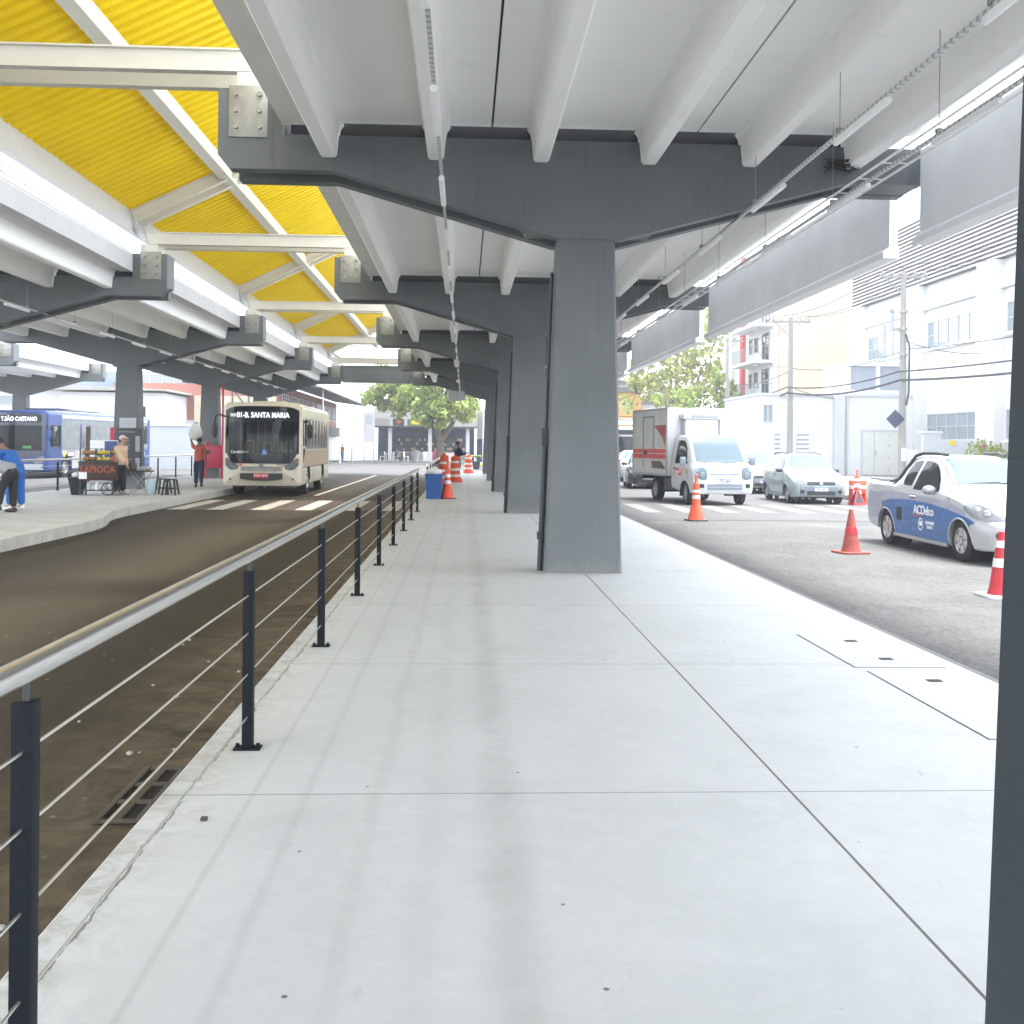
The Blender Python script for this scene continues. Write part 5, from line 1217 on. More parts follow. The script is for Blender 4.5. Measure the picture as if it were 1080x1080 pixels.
def person(label, loc, rz, bend=4, thigh=(8,-8), knee=(6,10), arm=(8,-8), elbow=(15,15), out=(8,8), headp=0, top='redshirt', legs='denim', shoes='black', skin='skin', hair='hair',
           cap=None, short_sleeve=False, bulk=1., skirt=False, h=1., group=None, coat=False):
    o = thing('person', label, 'person', loc, rz, group)
    V = Vector; b = R(bend); sd = V((0,math.sin(b),math.cos(b)))
    leg = []
    for i, sg in enumerate((-1,1)):
        a = R(thigh[i]); k = R(thigh[i]-knee[i]); hp = V((sg*.092,0,0)); kn = hp+V((0,math.sin(a),-math.cos(a)))*.42; an = kn+V((0,math.sin(k),-math.cos(k)))*.41
        leg.append((hp,kn,an))
    low = min(l[2].z for l in leg); base = V((0,0,.085-low))
    pel = base; ch = pel+sd*.30; nb = pel+sd*.49; hd = (sd*.55+V((0,math.sin(b*.45+R(headp)),math.cos(b*.45+R(headp))))*.45).normalized()
    fwd = V((0,hd.z,-hd.y)); ntop = nb+hd*.07; jaw = ntop+hd*.03+fwd*.025; mid = ntop+hd*.115+fwd*.012; crown = ntop+hd*.20+fwd*.005
    sh, el, wr = [], [], []
    for i, sg in enumerate((-1,1)):
        s_ = nb-sd*.045+V((sg*.175,0,0)); a = R(arm[i]); q = R(out[i]); f = R(arm[i]+elbow[i])
        u = V((sg*math.sin(q),math.sin(a)*math.cos(q),-math.cos(a)*math.cos(q))); w_ = V((sg*math.sin(q)*.3,math.sin(f),-math.cos(f))).normalized()
        e = s_+u*.28; sh.append(s_); el.append(e); wr.append((e+w_*.24, w_))
    c = Chain(); p0 = c.add(pel,(.135,.095)); p1 = c.add(pel+sd*.15,(.125,.09),p0); p2 = c.add(ch,(.145,.10),p1); p3 = c.add(nb-sd*.03,(.09,.07),p2); p4 = c.add(ntop,(.05,.052),p3)
    p5 = c.add(jaw,(.06,.068),p4); p6 = c.add(mid,(.077,.096),p5); c.add(crown,(.055,.065),p6)
    for i, sg in enumerate((-1,1)):
        hp,kn,an = leg[i]; a = c.add(base+hp+V((0,0,-.05)),.088,p0); a = c.add(base+kn,.056,a); a = c.add(base+kn*.5+an*.5,.05,a); a = c.add(base+an,.038,a); c.add(base+an+V((sg*.02,.13,-.045)),(.04,.03),a)
        a = c.add(sh[i],.055,p2 if False else p3); a = c.add(el[i],.038,a); w_, d = wr[i]; a = c.add(w_,.026,a); pm = w_+d*.05; a2 = c.add(pm,(.034,.02),a)
        x = V((1,0,0)); n = d.cross(x).normalized(); curl = (d*.9+n*.35*(-1 if n.y<0 else 1)).normalized()
        for j,(off,ln) in enumerate(((-.028,.055),(-.010,.066),(.009,.062),(.027,.048))):
            f1 = c.add(pm+x*off*1.05+d*.045,.0085,a2); f2 = c.add(pm+x*off*1.1+d*.045+d*ln*.5,.008,f1); c.add(pm+x*off*1.1+d*.045+d*ln*.5+curl*ln*.5,.0065,f2)
        t1 = c.add(w_+d*.03-x*sg*.036,.010,a); c.add(w_+d*.07-x*sg*.05+n*.01,.008,t1)
    ex = MB(); ns = mid+fwd*.094-hd*.02; ex.ball(ns,.016,.022,.02,8,6)
    for sg in (-1,1): ex.ball(mid+V((sg*.078,0,0))-hd*.005,.012,.022,.032,8,6)
    skin_mesh('body',c.v,c.e,c.r,M[skin],o,1,0,ex)
    ey = MB()
    for sg in (-1,1): ey.ball(mid+fwd*.088+V((sg*.032,0,0))+hd*.012,.011,.007,.008,8,6)
    ey.build('eyes', M['black'], o); MB().tube([mid+fwd*.092-hd*.062+V((x_,0,0)) for x_ in (-.022,0,.022)],.006,6).build('mouth', M['redshirt'], o)
    # hair: shell over the back and top of the skull
    hm = MB(); rws = []
    ax = V((1,0,0))
    for j in range(8):
        t_ = math.pi*.62*j/7; row = []
        for i in range(16):
            f = 2*math.pi*i/16; rr_ = .096 if j<6 else .092
            lim = t_*(1.0 if math.sin(f) < .2 else .55)
            row.append(mid+hd*.012-fwd*.006+ax*math.cos(f)*math.sin(lim)*rr_*.9+fwd*math.sin(f)*math.sin(lim)*rr_*1.1+hd*math.cos(lim)*.108)
        rws.append(row)
    hm.rows(rws,True); hm.build('hair' if not cap else 'cap', M[cap or hair], o, smooth=60)
    if cap:
        br = MB(); br.sheet([[mid+hd*.06+fwd*(.075+.08*u)+ax*x_*(1-.25*u)-hd*.02*u for x_ in (-.07,-.03,.03,.07)] for u in (0,.5,1)],hd*.008); br.build('cap_brim', M[cap], o)
        hb = MB(); hb.ball(mid-fwd*.05-hd*.03,.082,.07,.085,10,8); hb.build('hair', M[hair], o)
    k = bulk
    t_ = Chain(); q0 = t_.add(pel-sd*(.12 if coat and bend < 20 else .05),(.15*k,.115*k)); qm = t_.add(pel+sd*.02,(.165*k,.13*k),q0); q1 = t_.add(pel+sd*.15,(.155*k,.125*k),qm); q2 = t_.add(ch,(.17*k,.13*k),q1); q3 = t_.add(nb-sd*.02,(.10*k,.085*k),q2)
    for i in (0,1):
        a = t_.add(sh[i]-sd*.01,.073*k,q3); a2 = t_.add(el[i]*.55+sh[i]*.45 if short_sleeve else el[i],.062*k,a)
        if not short_sleeve: t_.add(wr[i][0]-wr[i][1]*.01,.046*k,a2)
    skin_mesh('jacket' if not short_sleeve else 'shirt',t_.v,t_.e,t_.r,M[top],o,2)
    t_ = Chain(); qt = t_.add(pel+sd*.10,(.14*k,.11*k)); q0 = t_.add(pel,(.15*k,.12*k),qt)
    for i in (0,1):
        hp,kn,an = leg[i]; a = t_.add(base+hp+V((0,0,-.07)),.108*k,q0); a = t_.add(base+kn,.082*k,a); t_.add(base+an+(kn-an).normalized()*.02,.066*k,a)
    skin_mesh('trousers',t_.v,t_.e,t_.r,M[legs],o,2)
    if skirt: MB().lathe([(.20,-.42),(.17,-.1),(.15,.05)],18,tuple(pel)).build('skirt', M[legs], o)
    for i, sg in enumerate((-1,1)):
        hp,kn,an = leg[i]; p = base+an; m = MB(); m.ball(p+V((sg*.012,.06,-.05)),.05,.135,.042,12,8); m.ball(p+V((0,-.01,-.03)),.045,.055,.055,10,8); m.build('shoe', M[shoes], o)
    o.scale = (h,h,h)
    return o
person('person in beige jacket and white cap standing beside the tapioca cart', (-9.78,29.55,0), R(-105), bend=7, thigh=(6,-4), knee=(4,4), arm=(-6,22), elbow=(25,20), headp=4, top='beigecloth', legs='blackcloth', shoes='greycloth', skin='skin_fair', cap='pinkcloth', bulk=1.22, coat=True)
pw = person('person in coral shirt and jeans walking under a white sack', (-8.95,35.0,0), R(12), bend=3, thigh=(14,-12), knee=(10,14), arm=(150,-6), elbow=(30,12), out=(18,8), top='redshirt', legs='denim', shoes='black', short_sleeve=True, bulk=1.05)
sk = MB(); sk.ball((0,0,0),.23,.22,.25,16,12)
rk = random.Random(3); sk.v = [(x+rk.uniform(-.02,.02),y+rk.uniform(-.02,.02),z*1.0+(.05 if z>.2 else 0)) for x,y,z in sk.v]; sk.cyl((0,0,.28),(.02,0,.38),.05,.09,10)
so = sk.build('sack', M['whitecloth'], None, smooth=60); so.location = (-9.08,35.02,1.83); tag(so,'white sack carried on the head of the person in the coral shirt','sack')
person('person in black trousers bending far over at the left photo edge', (-9.47,21.95,0), R(95), bend=78, thigh=(26,4), knee=(18,8), arm=(40,30), elbow=(10,15), top='greycloth', legs='blackcloth', shoes='black', bulk=1.1)
person('person in bright blue tracksuit stooping behind the one in black trousers', (-9.74,22.8,0), R(80), bend=38, thigh=(12,-2), knee=(10,4), arm=(30,12), elbow=(18,20), top='bluecloth', legs='bluecloth', shoes='whitecloth', bulk=1.22, coat=True)
person('person in dark coat standing behind the orange drums on the platform', (-.35,47.0,0), R(-70), bend=5, thigh=(8,-6), arm=(20,30), elbow=(60,70), top='denim', legs='denim', skirt=True, skin='skin', bulk=1.1)
person('bus driver in white shirt seen through the windscreen of the cream bus', (-5.98,34.45,.25), R(180), bend=6, thigh=(75,75), knee=(80,80), arm=(45,45), elbow=(25,25), top='whitecloth', legs='denim', short_sleeve=True)
person('truck driver with one bare arm out of the white truck window', (6.72,29.75,.02), R(189), bend=8, thigh=(80,80), knee=(70,70), arm=(30,10), elbow=(40,75), out=(10,48), top='greycloth', legs='denim', short_sleeve=True)
person('distant person in red shirt and blue jeans on the far pavement', (-11.6,98,-.2), R(150), top='redshirt', legs='bluecloth', short_sleeve=True, h=1.05)
person('distant person seated at a white table outside the market', (-6.6,98.6,-.2), R(-80), bend=10, thigh=(85,85), knee=(85,85), arm=(40,40), elbow=(40,40), top='denim', legs='blackcloth', short_sleeve=True)

# ------------------------------------------------------------------ cones, drums, bin
def bands(prof, z0, z1, off=.004):
    def rad(z):
        for (r0,a),(r1,b_) in zip(prof,prof[1:]):
            if a <= z <= b_: return r0+(r1-r0)*(z-a)/max(b_-a,1e-6)
        return prof[-1][0]
    return [(rad(z0),z0),(rad(z0)+off,z0+.002),(rad(z1)+off,z1-.002),(rad(z1),z1)]
def cone(label, loc, prof, mt, bnd, base, base_m, rz=0, group='traffic cones'):
    o = thing('traffic_cone', label, 'traffic cone', loc, rz, group)
    MB().lathe(prof+[(0,prof[-1][1])],24).build('cone', M[mt], o, smooth=50)
    for z0,z1,bm_ in bnd: MB().lathe(bands(prof,z0,z1),24).build('band', M[bm_], o, smooth=50)
    m = MB(); pts = [(x*base,y*base) for x,y in ((-.82,-1),(.82,-1),(1,-.82),(1,.82),(.82,1),(-.82,1),(-1,.82),(-1,-.82))]
    m.prism(pts,'z',0,.03); m.build('base', M[base_m], o, bevel=.004)
    return o
tall = [(.19,.03),(.17,.10),(.125,.30),(.095,.36),(.085,.62),(.072,.80),(.07,.84),(.045,.86),(.03,.90),(.028,.99),(.04,1.0),(.04,1.03),(.02,1.05)]
cone('tall slim orange cone with two white bands in front of the box truck', (5.27,23.06,-.153), tall, 'orange', ((.50,.58,'reflect'),(.64,.70,'reflect')), .22, 'blackish', R(8))
cone('plain faded red cone without clean bands on the milled road', (6.18,16.09,-.156), [(.155,.03),(.13,.10),(.032,.70)], 'faded', ((.30,.42,'redcone'),), .235, 'faded', R(12))
cone('red cone with worn white bands, half hidden by the right pillar', (6.10,11.35,-.156), [(.155,.03),(.13,.10),(.04,.74)], 'redcone', ((.34,.44,'reflect'),(.56,.64,'reflect')), .225, 'reflect', R(-5))
cone('tall orange cone beside the blue bin on the platform', (-.47,28.89,0), tall, 'orange', ((.42,.52,'reflect'),(.60,.70,'reflect')), .22, 'blackish', R(20))
cone('distant orange cone with white bands behind the parked pickup', (11.85,30.4,-.15), tall, 'orange', ((.3,.42,'reflect'),(.50,.62,'reflect'),(.7,.78,'reflect')), .2, 'orange')
def drum(label, loc, h=1.0):
    o = thing('traffic_drum', label, 'traffic drum', loc, 0, 'orange traffic drums')
    prof = [(.30,0),(.30,.12),(.235,.14),(.225,.40),(.205,.42),(.195,.72),(.175,.74),(.165,h-.04),(.14,h)]
    MB().lathe(prof+[(0,h)],24).build('drum_body', M['orange'], o, smooth=40)
    for z0,z1 in ((.22,.32),(.47,.57),(.78,.87)): MB().lathe(bands(prof,z0,z1),24).build('band', M['reflect'], o)
    MB().box(-.07,.07,-.02,.02,h,h+.06).build('grip', M['orange'], o, bevel=.01)
drum('orange and white drum nearest the second railing', (-.78,39.6,0), 1.12); drum('orange and white drum just right of the one by the second railing', (-.38,42.0,0), 1.05)
drum('solitary far orange and white drum at the end of the platform', (.22,55.6,0), .95)
bn = thing('waste_bin','blue waste bin with white bag on top beside the slim orange cone','bin',(-.85,28.8,0))
m = MB(); rws = []
for z,k in ((0,.19),(.03,.2),(.62,.235),(.66,.25),(.70,.25)): rws.append([(x*k,y*k,z) for x,y in ((-1,-.9),(-.9,-1),(.9,-1),(1,-.9),(1,.9),(.9,1),(-.9,1),(-1,.9))])
m.rows(rws,True).add(rws[0],[tuple(range(8))]).add(rws[-1],[tuple(range(8))]); m.build('bin_body', M['bin_blue'], bn)
m = MB(); rk = random.Random(8); m.ball((0,0,.74),.23,.22,.12,14,8); m.v = [(x+rk.uniform(-.03,.03),y+rk.uniform(-.03,.03),z+rk.uniform(-.02,.04)) for x,y,z in m.v]; m.build('bag', M['whitecloth'], bn)
rl = thing('cable_reel','white plastic reel lying between the blue bin and the orange cone','reel',(-.62,29.5,.22))
MB().lathe([(.10,-.08),(.22,-.08),(.22,-.05),(.12,-.04),(.12,.04),(.22,.05),(.22,.08),(.10,.08)],22,(0,0,0),'x').build('spool', M['wood_pallet'], rl); MB().lathe([(.125,-.035),(.17,-.03),(.17,.03),(.125,.035)],22,(0,0,0),'x').build('winding', M['greycloth'], rl)
af = thing('warning_sign','red framed triangular folding sign behind the pickup','sign',(11.62,29.8,-.15),R(10)); af.scale = (.55,.7,.72)
for y in (-.22,.22):
    f = MB(); p = [(-.38,0),(.38,0),(.0,.78)]; q = [(-.25,.10),(.25,.10),(0,.60)]
    tv = [[(x,y*(1-z/.8),z) for x,z in p],[(x,y*(1-z/.8),z) for x,z in q]]; f.sheet([tv[0]+[tv[0][0]],tv[1]+[tv[1][0]]],(0,.02,0)); f.build('frame', M['redcone'], af, smooth=0)
    MB().add([(x,y*(1-z/.8)+.008,z) for x,z in q]+[(x,y*(1-z/.8)+.014,z) for x,z in q],[(0,1,2),(3,5,4),(0,3,4,1),(1,4,5,2),(2,5,3,0)]).build('panel', M['blackish'], af, smooth=0)
bo = thing('barrier','orange plastic barrier on the street behind the pickup','barrier',(12.1,31.0,-.15)); bo.scale = (.7,1,1)
MB().box(-.33,.33,-.16,.16,.30,.70).build('barrier_board', M['orange'], bo, bevel=.03)
MB().box(-.34,.34,-.17,.17,.44,.54).build('band', M['reflect'], bo, bevel=.01); MB().box(-.30,-.22,-.2,.2,0,.30).box(.22,.30,-.2,.2,0,.30).box(-.3,.3,-.03,.03,.24,.31).build('foot', M['orange'], bo)

# ------------------------------------------------------------------ tapioca corner on the left platform
ct = thing('food_cart','dark red tapioca cart with orange letters on the left platform','food cart',(-10.28,29.45,0))
MB().box(-.52,.52,-.25,.30,.42,.92).build('cart_body', M['wood_red'], ct, bevel=.01)
text_mb('TAPIOCA',.26,frameM((.0,-.262,.72),(1,0,0)),.006,.92).build('cart_writing', M['logo_orange'], ct, smooth=0)
m = MB().box(-.54,.54,-.27,.32,.922,.95); m.build('counter', M['blackish'], ct, bevel=.004)
MB().box(-.50,-.28,-.257,-.252,.46,.66).build('white_notice', M['logo_white'], ct)
wh = MB(); wh.tube([(.30+.17*math.cos(R(a)),-.27,.18+.17*math.sin(R(a))) for a in range(0,361,20)],.018,6)
for a in range(0,180,45): wh.bar((.30+.17*math.cos(R(a)),-.27,.18+.17*math.sin(R(a))),(.30-.17*math.cos(R(a)),-.27,.18-.17*math.sin(R(a))),.012,.012)
wh.build('wheel', M['blackish'], ct)
MB().box(-.50,-.46,-.22,-.18,0,.42).box(-.5,-.46,.22,.26,0,.42).box(.44,.48,.22,.26,0,.42).box(-.5,.5,-.2,.25,.12,.15).build('leg', M['blackish'], ct)
for i,(x0,x1,mt) in enumerate(((-.48,-.06,'snack_a'),(-.02,.36,'snack_b'))):
    c = thing('food_tray', ['glass tray of brown snacks on top of the tapioca cart','glass tray of yellow snacks on top of the tapioca cart'][i],'food tray',(-10.28,29.45,.955),0,'food trays on the cart')
    f = MB()
    for x in (x0,x1):
        for y in (-.22,.20): f.box(x-.012,x+.012,y-.012,y+.012,0,.36)
    for z in (.0,.18,.34): f.box(x0,x1,-.225,-.21,z,z+.015).box(x0,x1,.195,.21,z,z+.015)
    f.build('frame', M['blackish'], c); rk = random.Random(i)
    for z in (.02,.20):
        s_ = MB()
        for q in range(14): s_.ball((x0+.05+(x1-x0-.1)*((q*.618)%1),-.18+.3*rk.random(),z+.05),.085,.085,.055,8,6)
        s_.build('snack', M[mt], c)
tb = thing('plastic_tub','black plastic tub standing left of the tapioca cart','tub',(-10.93,29.5,0))
m = MB(); rws = [[(x*k,y*k*.9,z) for x,y in ((-1,-1),(1,-1),(1,1),(-1,1))] for z,k in ((0,.13),(.46,.2),(.50,.22))]; m.rows(rws,True).add(rws[0],[(0,1,2,3)]).add(rws[2],[(0,1,2,3)]); m.build('tub_body', M['black'], tb, bevel=.01)
m = MB(); m.ball((0,0,.56),.16,.15,.09,10,8).build('white_bag', M['whitecloth'], tb)
for i,x in enumerate((-10.55,-10.32,-10.08)): tag(MB().lathe([(.05,0),(.055,.02),(.055,.16),(.03,.20),(.018,.23),(0,.23)],12).build('bottle', M['jug' if i!=1 else 'logo_white'], None),['pale blue bottle on the lowest shelf of the cart, leftmost','white bottle on the lowest shelf of the cart','pale blue bottle on the lowest shelf of the cart, beside the wheel'][i],'bottle','bottles under the cart').location = (x,29.32,.152)
tt = thing('folding_table','small folding table with crossed steel legs right of the person in beige','table',(-9.25,29.75,0))
MB().box(-.32,.32,-.25,.25,.66,.69).build('table_top', M['wood_red'], tt, bevel=.005)
for y in (-.2,.2): MB().tube([(-.28,y,0),(.26,y,.66)],.014,6).build('leg', M['steel_leg'], tt); MB().tube([(.28,y+.03,0),(-.26,y+.03,.66)],.014,6).build('leg', M['steel_leg'], tt)
m = MB(); rk = random.Random(4); m.ball((.0,0,0),.2,.16,.07,12,8); m.v = [(x+rk.uniform(-.02,.02),y+rk.uniform(-.02,.02),max(z,-.045)+rk.uniform(0,.02)) for x,y,z in m.v]
b_ = m.build('cloth_bundle', M['greycloth'], None); b_.location = (-9.12,29.7,.74); tag(b_,'crumpled grey cloth lying on the folding table','cloth')
b_ = MB().lathe([(.07,0),(.10,.02),(.10,.20),(.09,.22),(0,.22)],16).build('cooking_pot', M['blackish'], None); b_.location = (-9.45,29.72,.692); tag(b_,'dark cooking pot on the folding table','pot')
g_ = thing('gas_bottle','pale blue gas bottle beside the folding table and stools','gas bottle',(-8.98,29.8,0)); MB().lathe([(.11,.02),(.13,.05),(.13,.38),(.09,.45),(.05,.46),(0,.46)],18).build('bottle_body', M['jug'], g_); MB().lathe([(.03,.455),(.03,.52),(0,.53)],10).build('valve', M['galv'], g_); MB().lathe([(.09,.0),(.10,0),(.10,.04),(.09,.04)],18).build('foot_ring', M['jug'], g_)
def stool(label, loc):
    o = thing('plastic_stool', label, 'stool', loc, 0, 'black plastic stools')
    MB().box(-.15,.15,-.15,.15,.43,.46).build('seat', M['black'], o, bevel=.01)
    for sx in (-1,1):
        for sy in (-1,1): MB().bar((sx*.19,sy*.19,0),(sx*.13,sy*.13,.43),.045,.045).build('leg', M['black'], o)
    MB().box(-.17,.17,-.19,-.16,.17,.20).box(-.17,.17,.16,.19,.17,.20).box(-.19,-.16,-.17,.17,.17,.20).box(.16,.19,-.17,.17,.17,.20).build('rail', M['black'], o)
stool('black plastic stool next to the gas bottle', (-8.72,30.15,0)); stool('black plastic stool standing alone on the right of the pair', (-8.40,29.75,0))
ps = thing('poster_board','white poster board with dark drawing behind the tapioca cart','poster',(-10.9,31.2,0))
MB().box(-.30,.52,0,.03,.55,1.55).build('panel', M['logo_white'], ps); MB().box(.13,.515,-.004,0,.60,1.53).build('blue_picture', M['bus_blue'], ps); MB().prism([(.30,.75),(.48,.75),(.44,1.40)],'y',-.008,-.0045).build('red_shape', M['logo_red'], ps)
MB().box(-.20,.06,-.004,0,.72,1.05).build('food_picture', M['snack_a'], ps); MB().tube([(-.22,-.004,1.22),(-.12,-.004,1.15),(.02,-.004,1.05)],.02,6).build('spoon_picture', M['logo_dark'], ps); MB().box(-.28,-.26,.03,.05,0,1.5).box(.48,.50,.03,.05,0,1.5).build('stand', M['steel_leg'], ps)
mb_ = thing('menu_board','dark menu board with red edge standing against the pillar behind the cart','menu board',(-10.72,33.22,0))
MB().box(-.42,.42,0,.04,.45,1.95).build('board', M['blackish'], mb_, bevel=.004); MB().box(-.58,-.43,0,.04,.45,1.97).build('red_edge', M['cabinet_red'], mb_)
ml = MB()
for i,z in enumerate((1.82,1.55,1.48,1.40,1.10,.95,.8)): ml.box(-.30,-.30+(.5,.35,.3,.36,.3,.42,.25)[i],-.004,0,z,z+.02)
ml.box(.22,.36,-.004,0,1.2,1.7).box(.22,.36,-.004,0,.6,1.0); ml.build('chalk_line', M['greycloth'], mb_); MB().box(-.4,-.36,.0,.03,0,.45).box(.36,.40,0,.03,0,.45).build('leg', M['blackish'], mb_)
pq = thing('wall_notice','pale notice fixed on the pillar above the menu board','notice',(-10.78,33.33,2.12)); MB().box(-.26,.26,-.012,.012,-.16,.16).build('plate', M['render_grey'], pq)
ml = MB()
for z in (-.09,-.04,.01,.06): ml.box(-.2,.2,-.015,-.012,z,z+.015)
ml.build('text_line', M['pole_grey'], pq)
cb = thing('hydrant_cabinet','red hydrant cabinet in front of the pillar left of the cream bus','cabinet',(-10.55,43.7,0))
MB().box(-.40,.42,-.28,.10,.45,1.40).build('cabinet_body', M['cabinet_red'], cb, bevel=.01); MB().box(-.36,.38,-.297,-.281,.50,1.36).build('door', M['cabinet_red'], cb, bevel=.006); MB().lathe([(.09,-.32),(.09,-.298)],16,(-.18,0,1.12),'y').build('round_window', M['black'], cb)
MB().cyl((.36,-.02,1.4),(.36,-.02,4.0),.04).build('riser_pipe', M['cabinet_red'], cb); MB().box(.3,.42,-.1,.02,0,.45).box(-.38,-.3,-.1,.02,0,.45).build('leg', M['cabinet_red'], cb); MB().ball((-.26,-.1,1.47),.09).build('bell', M['cabinet_red'], cb)

# ------------------------------------------------------------------ sign under the end beam, lamp post
hs = thing('hanging_sign','pale hanging sign panel under the farthest beam beside the tree','sign',(-.45,53.2,4.1))
MB().box(-.42,.42,-.03,.03,-.27,.22).build('panel', M['render_grey'], hs, bevel=.01); MB().box(-.42,.42,-.034,-.031,-.03,-.01).box(-.02,.0,-.034,-.031,-.27,.22).build('panel_line', M['pole_grey'], hs)
for x in (-.3,.3): MB().cyl((x,0,.22),(x,0,.75),.012,n=6).build('hanger', M['galv'], hs)
lp = thing('street_lamp','white street lamp post with bent arm right of the green tree','street lamp',(1.45,80,-.2)); MB().tube([(0,0,0),(0,0,4.2),(-.15,0,4.7),(-.6,0,5.6)],[.07,.06,.05,.04],8).build('post', M['render_white'], lp); MB().box(-.95,-.5,-.1,.1,5.55,5.65).build('lamp_head', M['render_grey'], lp, bevel=.02)

# ------------------------------------------------------------------ trees and plants
def leaves(mb, c, rad, n, size, rnd, shell=.55):
    for _ in range(n):
        while True:
            p = Vector((rnd.uniform(-1,1),rnd.uniform(-1,1),rnd.uniform(-1,1)))
            if shell < p.length < 1: break
        q = Vector((c[0]+p.x*rad[0], c[1]+p.y*rad[1], c[2]+p.z*rad[2]))
        a = Vector((rnd.gauss(0,1),rnd.gauss(0,1),rnd.gauss(0,.7))).normalized(); b_ = a.orthogonal().normalized(); b_ = (b_*math.cos(rnd.uniform(0,6.3))+a.cross(b_)*math.sin(rnd.uniform(0,6.3)))
        s_ = size*rnd.uniform(.6,1.25); w_ = a.cross(b_)*s_*.42
        mb.add([q-b_*s_*.5, q+w_, q+b_*s_*.55, q-w_],[(0,1,2,3)])
def tree(name, label, loc, trunk, lobes, mt, nl, size, seed, group=None, sub=9):
    o = thing(name, label, 'tree', loc, 0, group); rnd = random.Random(seed)
    m = MB()
    for pts, r0, r1 in trunk: m.tube(pts,[r0+(r1-r0)*i/(len(pts)-1) for i in range(len(pts))],9)
    f = MB()
    for c, rad, k in lobes:
        for _ in range(sub):
            d = Vector((rnd.gauss(0,1),rnd.gauss(0,1),rnd.gauss(0,1))).normalized()*rnd.uniform(.35,.95)
            cc = (c[0]+d.x*rad[0],c[1]+d.y*rad[1],c[2]+d.z*rad[2]); rr_ = rnd.uniform(.28,.5)
            leaves(f, cc, tuple(x*rr_ for x in rad), int(nl*k/sub), size, rnd, .0)
            m.tube([tuple(c), tuple((a+b_)/2+rnd.uniform(-.1,.1) for a,b_ in zip(c,cc)), cc],[.05,.035,.015],5)
    m.build('trunk', M['bark'], o); f.build('crown', M[mt], o, smooth=0)
    return o
tree('shade_tree','broad green tree with dark forked trunk at the far end of the platform',(-2.2,92,-.2),
     [([(0,0,0),(.05,0,1.2),(.0,0,2.2),(-.5,0,3.4),(-1.6,0,5.0),(-3.6,0,6.4)],.42,.12),([(.0,0,2.0),(.8,0,3.2),(1.6,0,4.6),(2.6,0,5.8)],.28,.08),([(-.3,0,3.0),(0,.5,5),(.2,.3,7.2)],.24,.06)],
     [((-4.9,0,5.6),(2.1,2.2,1.9),1.),((-2.9,.3,7.2),(2.6,2.6,1.9),1.2),((-.3,-.4,6.2),(2.5,2.4,1.9),1.2),((1.4,-.2,4.9),(1.9,2.1,1.8),1.),((-.6,-.6,4.1),(1.6,1.6,1.3),.8),((2.9,0,6.2),(1.8,2,1.6),.9),((-.5,0,8.8),(3.2,2.6,1.8),1.),((-5.2,0,7.3),(2.2,2,1.7),.8)],'leaf',1150,.36,1)
tree('street_tree','tall airy yellow green tree behind the white truck',(18.2,88,0),
     [([(0,0,0),(.1,0,2.5),(-.2,0,5),(.2,0,8),(0,0,11)],.3,.06),([(-.1,0,4),(-1.6,0,6.5),(-3,0,9)],.16,.04),([(0,0,4.5),(1.8,0,7),(3,0,10)],.16,.04)],
     [((-2.4,0,8.5),(2.3,2.2,2.2),1.),((.6,0,10.6),(3.,2.6,2.4),1.2),((3.0,0,8.6),(2.4,2.2,2.2),1.),((0,0,7.2),(2.6,2.4,1.8),.9),((-3.4,0,6.2),(1.8,1.8,1.5),.6),((3.4,0,12.2),(2.2,2.2,2),.8)],'leaf_yellow',650,.40,2,'trees along the street')
tree('street_tree','lower rounder green tree under the tall airy one',(19.0,80,0),
     [([(0,0,0),(0,0,2),(.2,0,4)],.25,.1),([(0,0,2),(-1.5,0,4.5)],.14,.04),([(0,0,2.2),(1.6,0,4.6)],.14,.04)],
     [((-1.8,0,4.8),(2.2,2,1.9),1.),((.8,0,5.6),(2.3,2.2,2.),1.),((2.3,0,4.4),(1.8,1.8,1.7),.8),((-.4,0,3.4),(2.4,1.8,1.2),.8)],'leaf',800,.36,3,'trees along the street')
tree('street_tree','pale distant tree beside the ochre house',(15.3,112,0),[([(0,0,0),(0,0,5)],.2,.05)],[((0,0,6.5),(2.2,2,2.4),1.),((1.4,0,8.6),(1.8,1.8,1.8),.8)],'leaf_yellow',380,.45,4,'trees along the street')
def shrub(name, label, loc, lobes, mt, n, size, seed, cat='bush'):
    o = thing(name, label, cat, loc); rnd = random.Random(seed); f = MB(); m = MB()
    for c,rad in lobes: leaves(f,c,rad,n,size,rnd,.15); m.tube([(c[0],c[1],0),c],[.03,.012],5)
    m.build('stem', M['bark'], o); f.build('foliage', M[mt], o, smooth=0)
shrub('round_bush','rounded light green bush in front of the white office building',(24.0,46.5,0),[((0,0,1.2),(.75,.8,.95)),((.9,.2,1.0),(.7,.7,.8))],'leaf_hedge',500,.15,6)
shrub('hedge','clipped yellow green hedge at the right, beyond the pickup roof',(24.0,41.2,0),[((0,-1.4,1.0),(.6,1.2,.85)),((0,.4,1.0),(.6,1.2,.85))],'leaf_hedge',900,.13,7,'hedge')
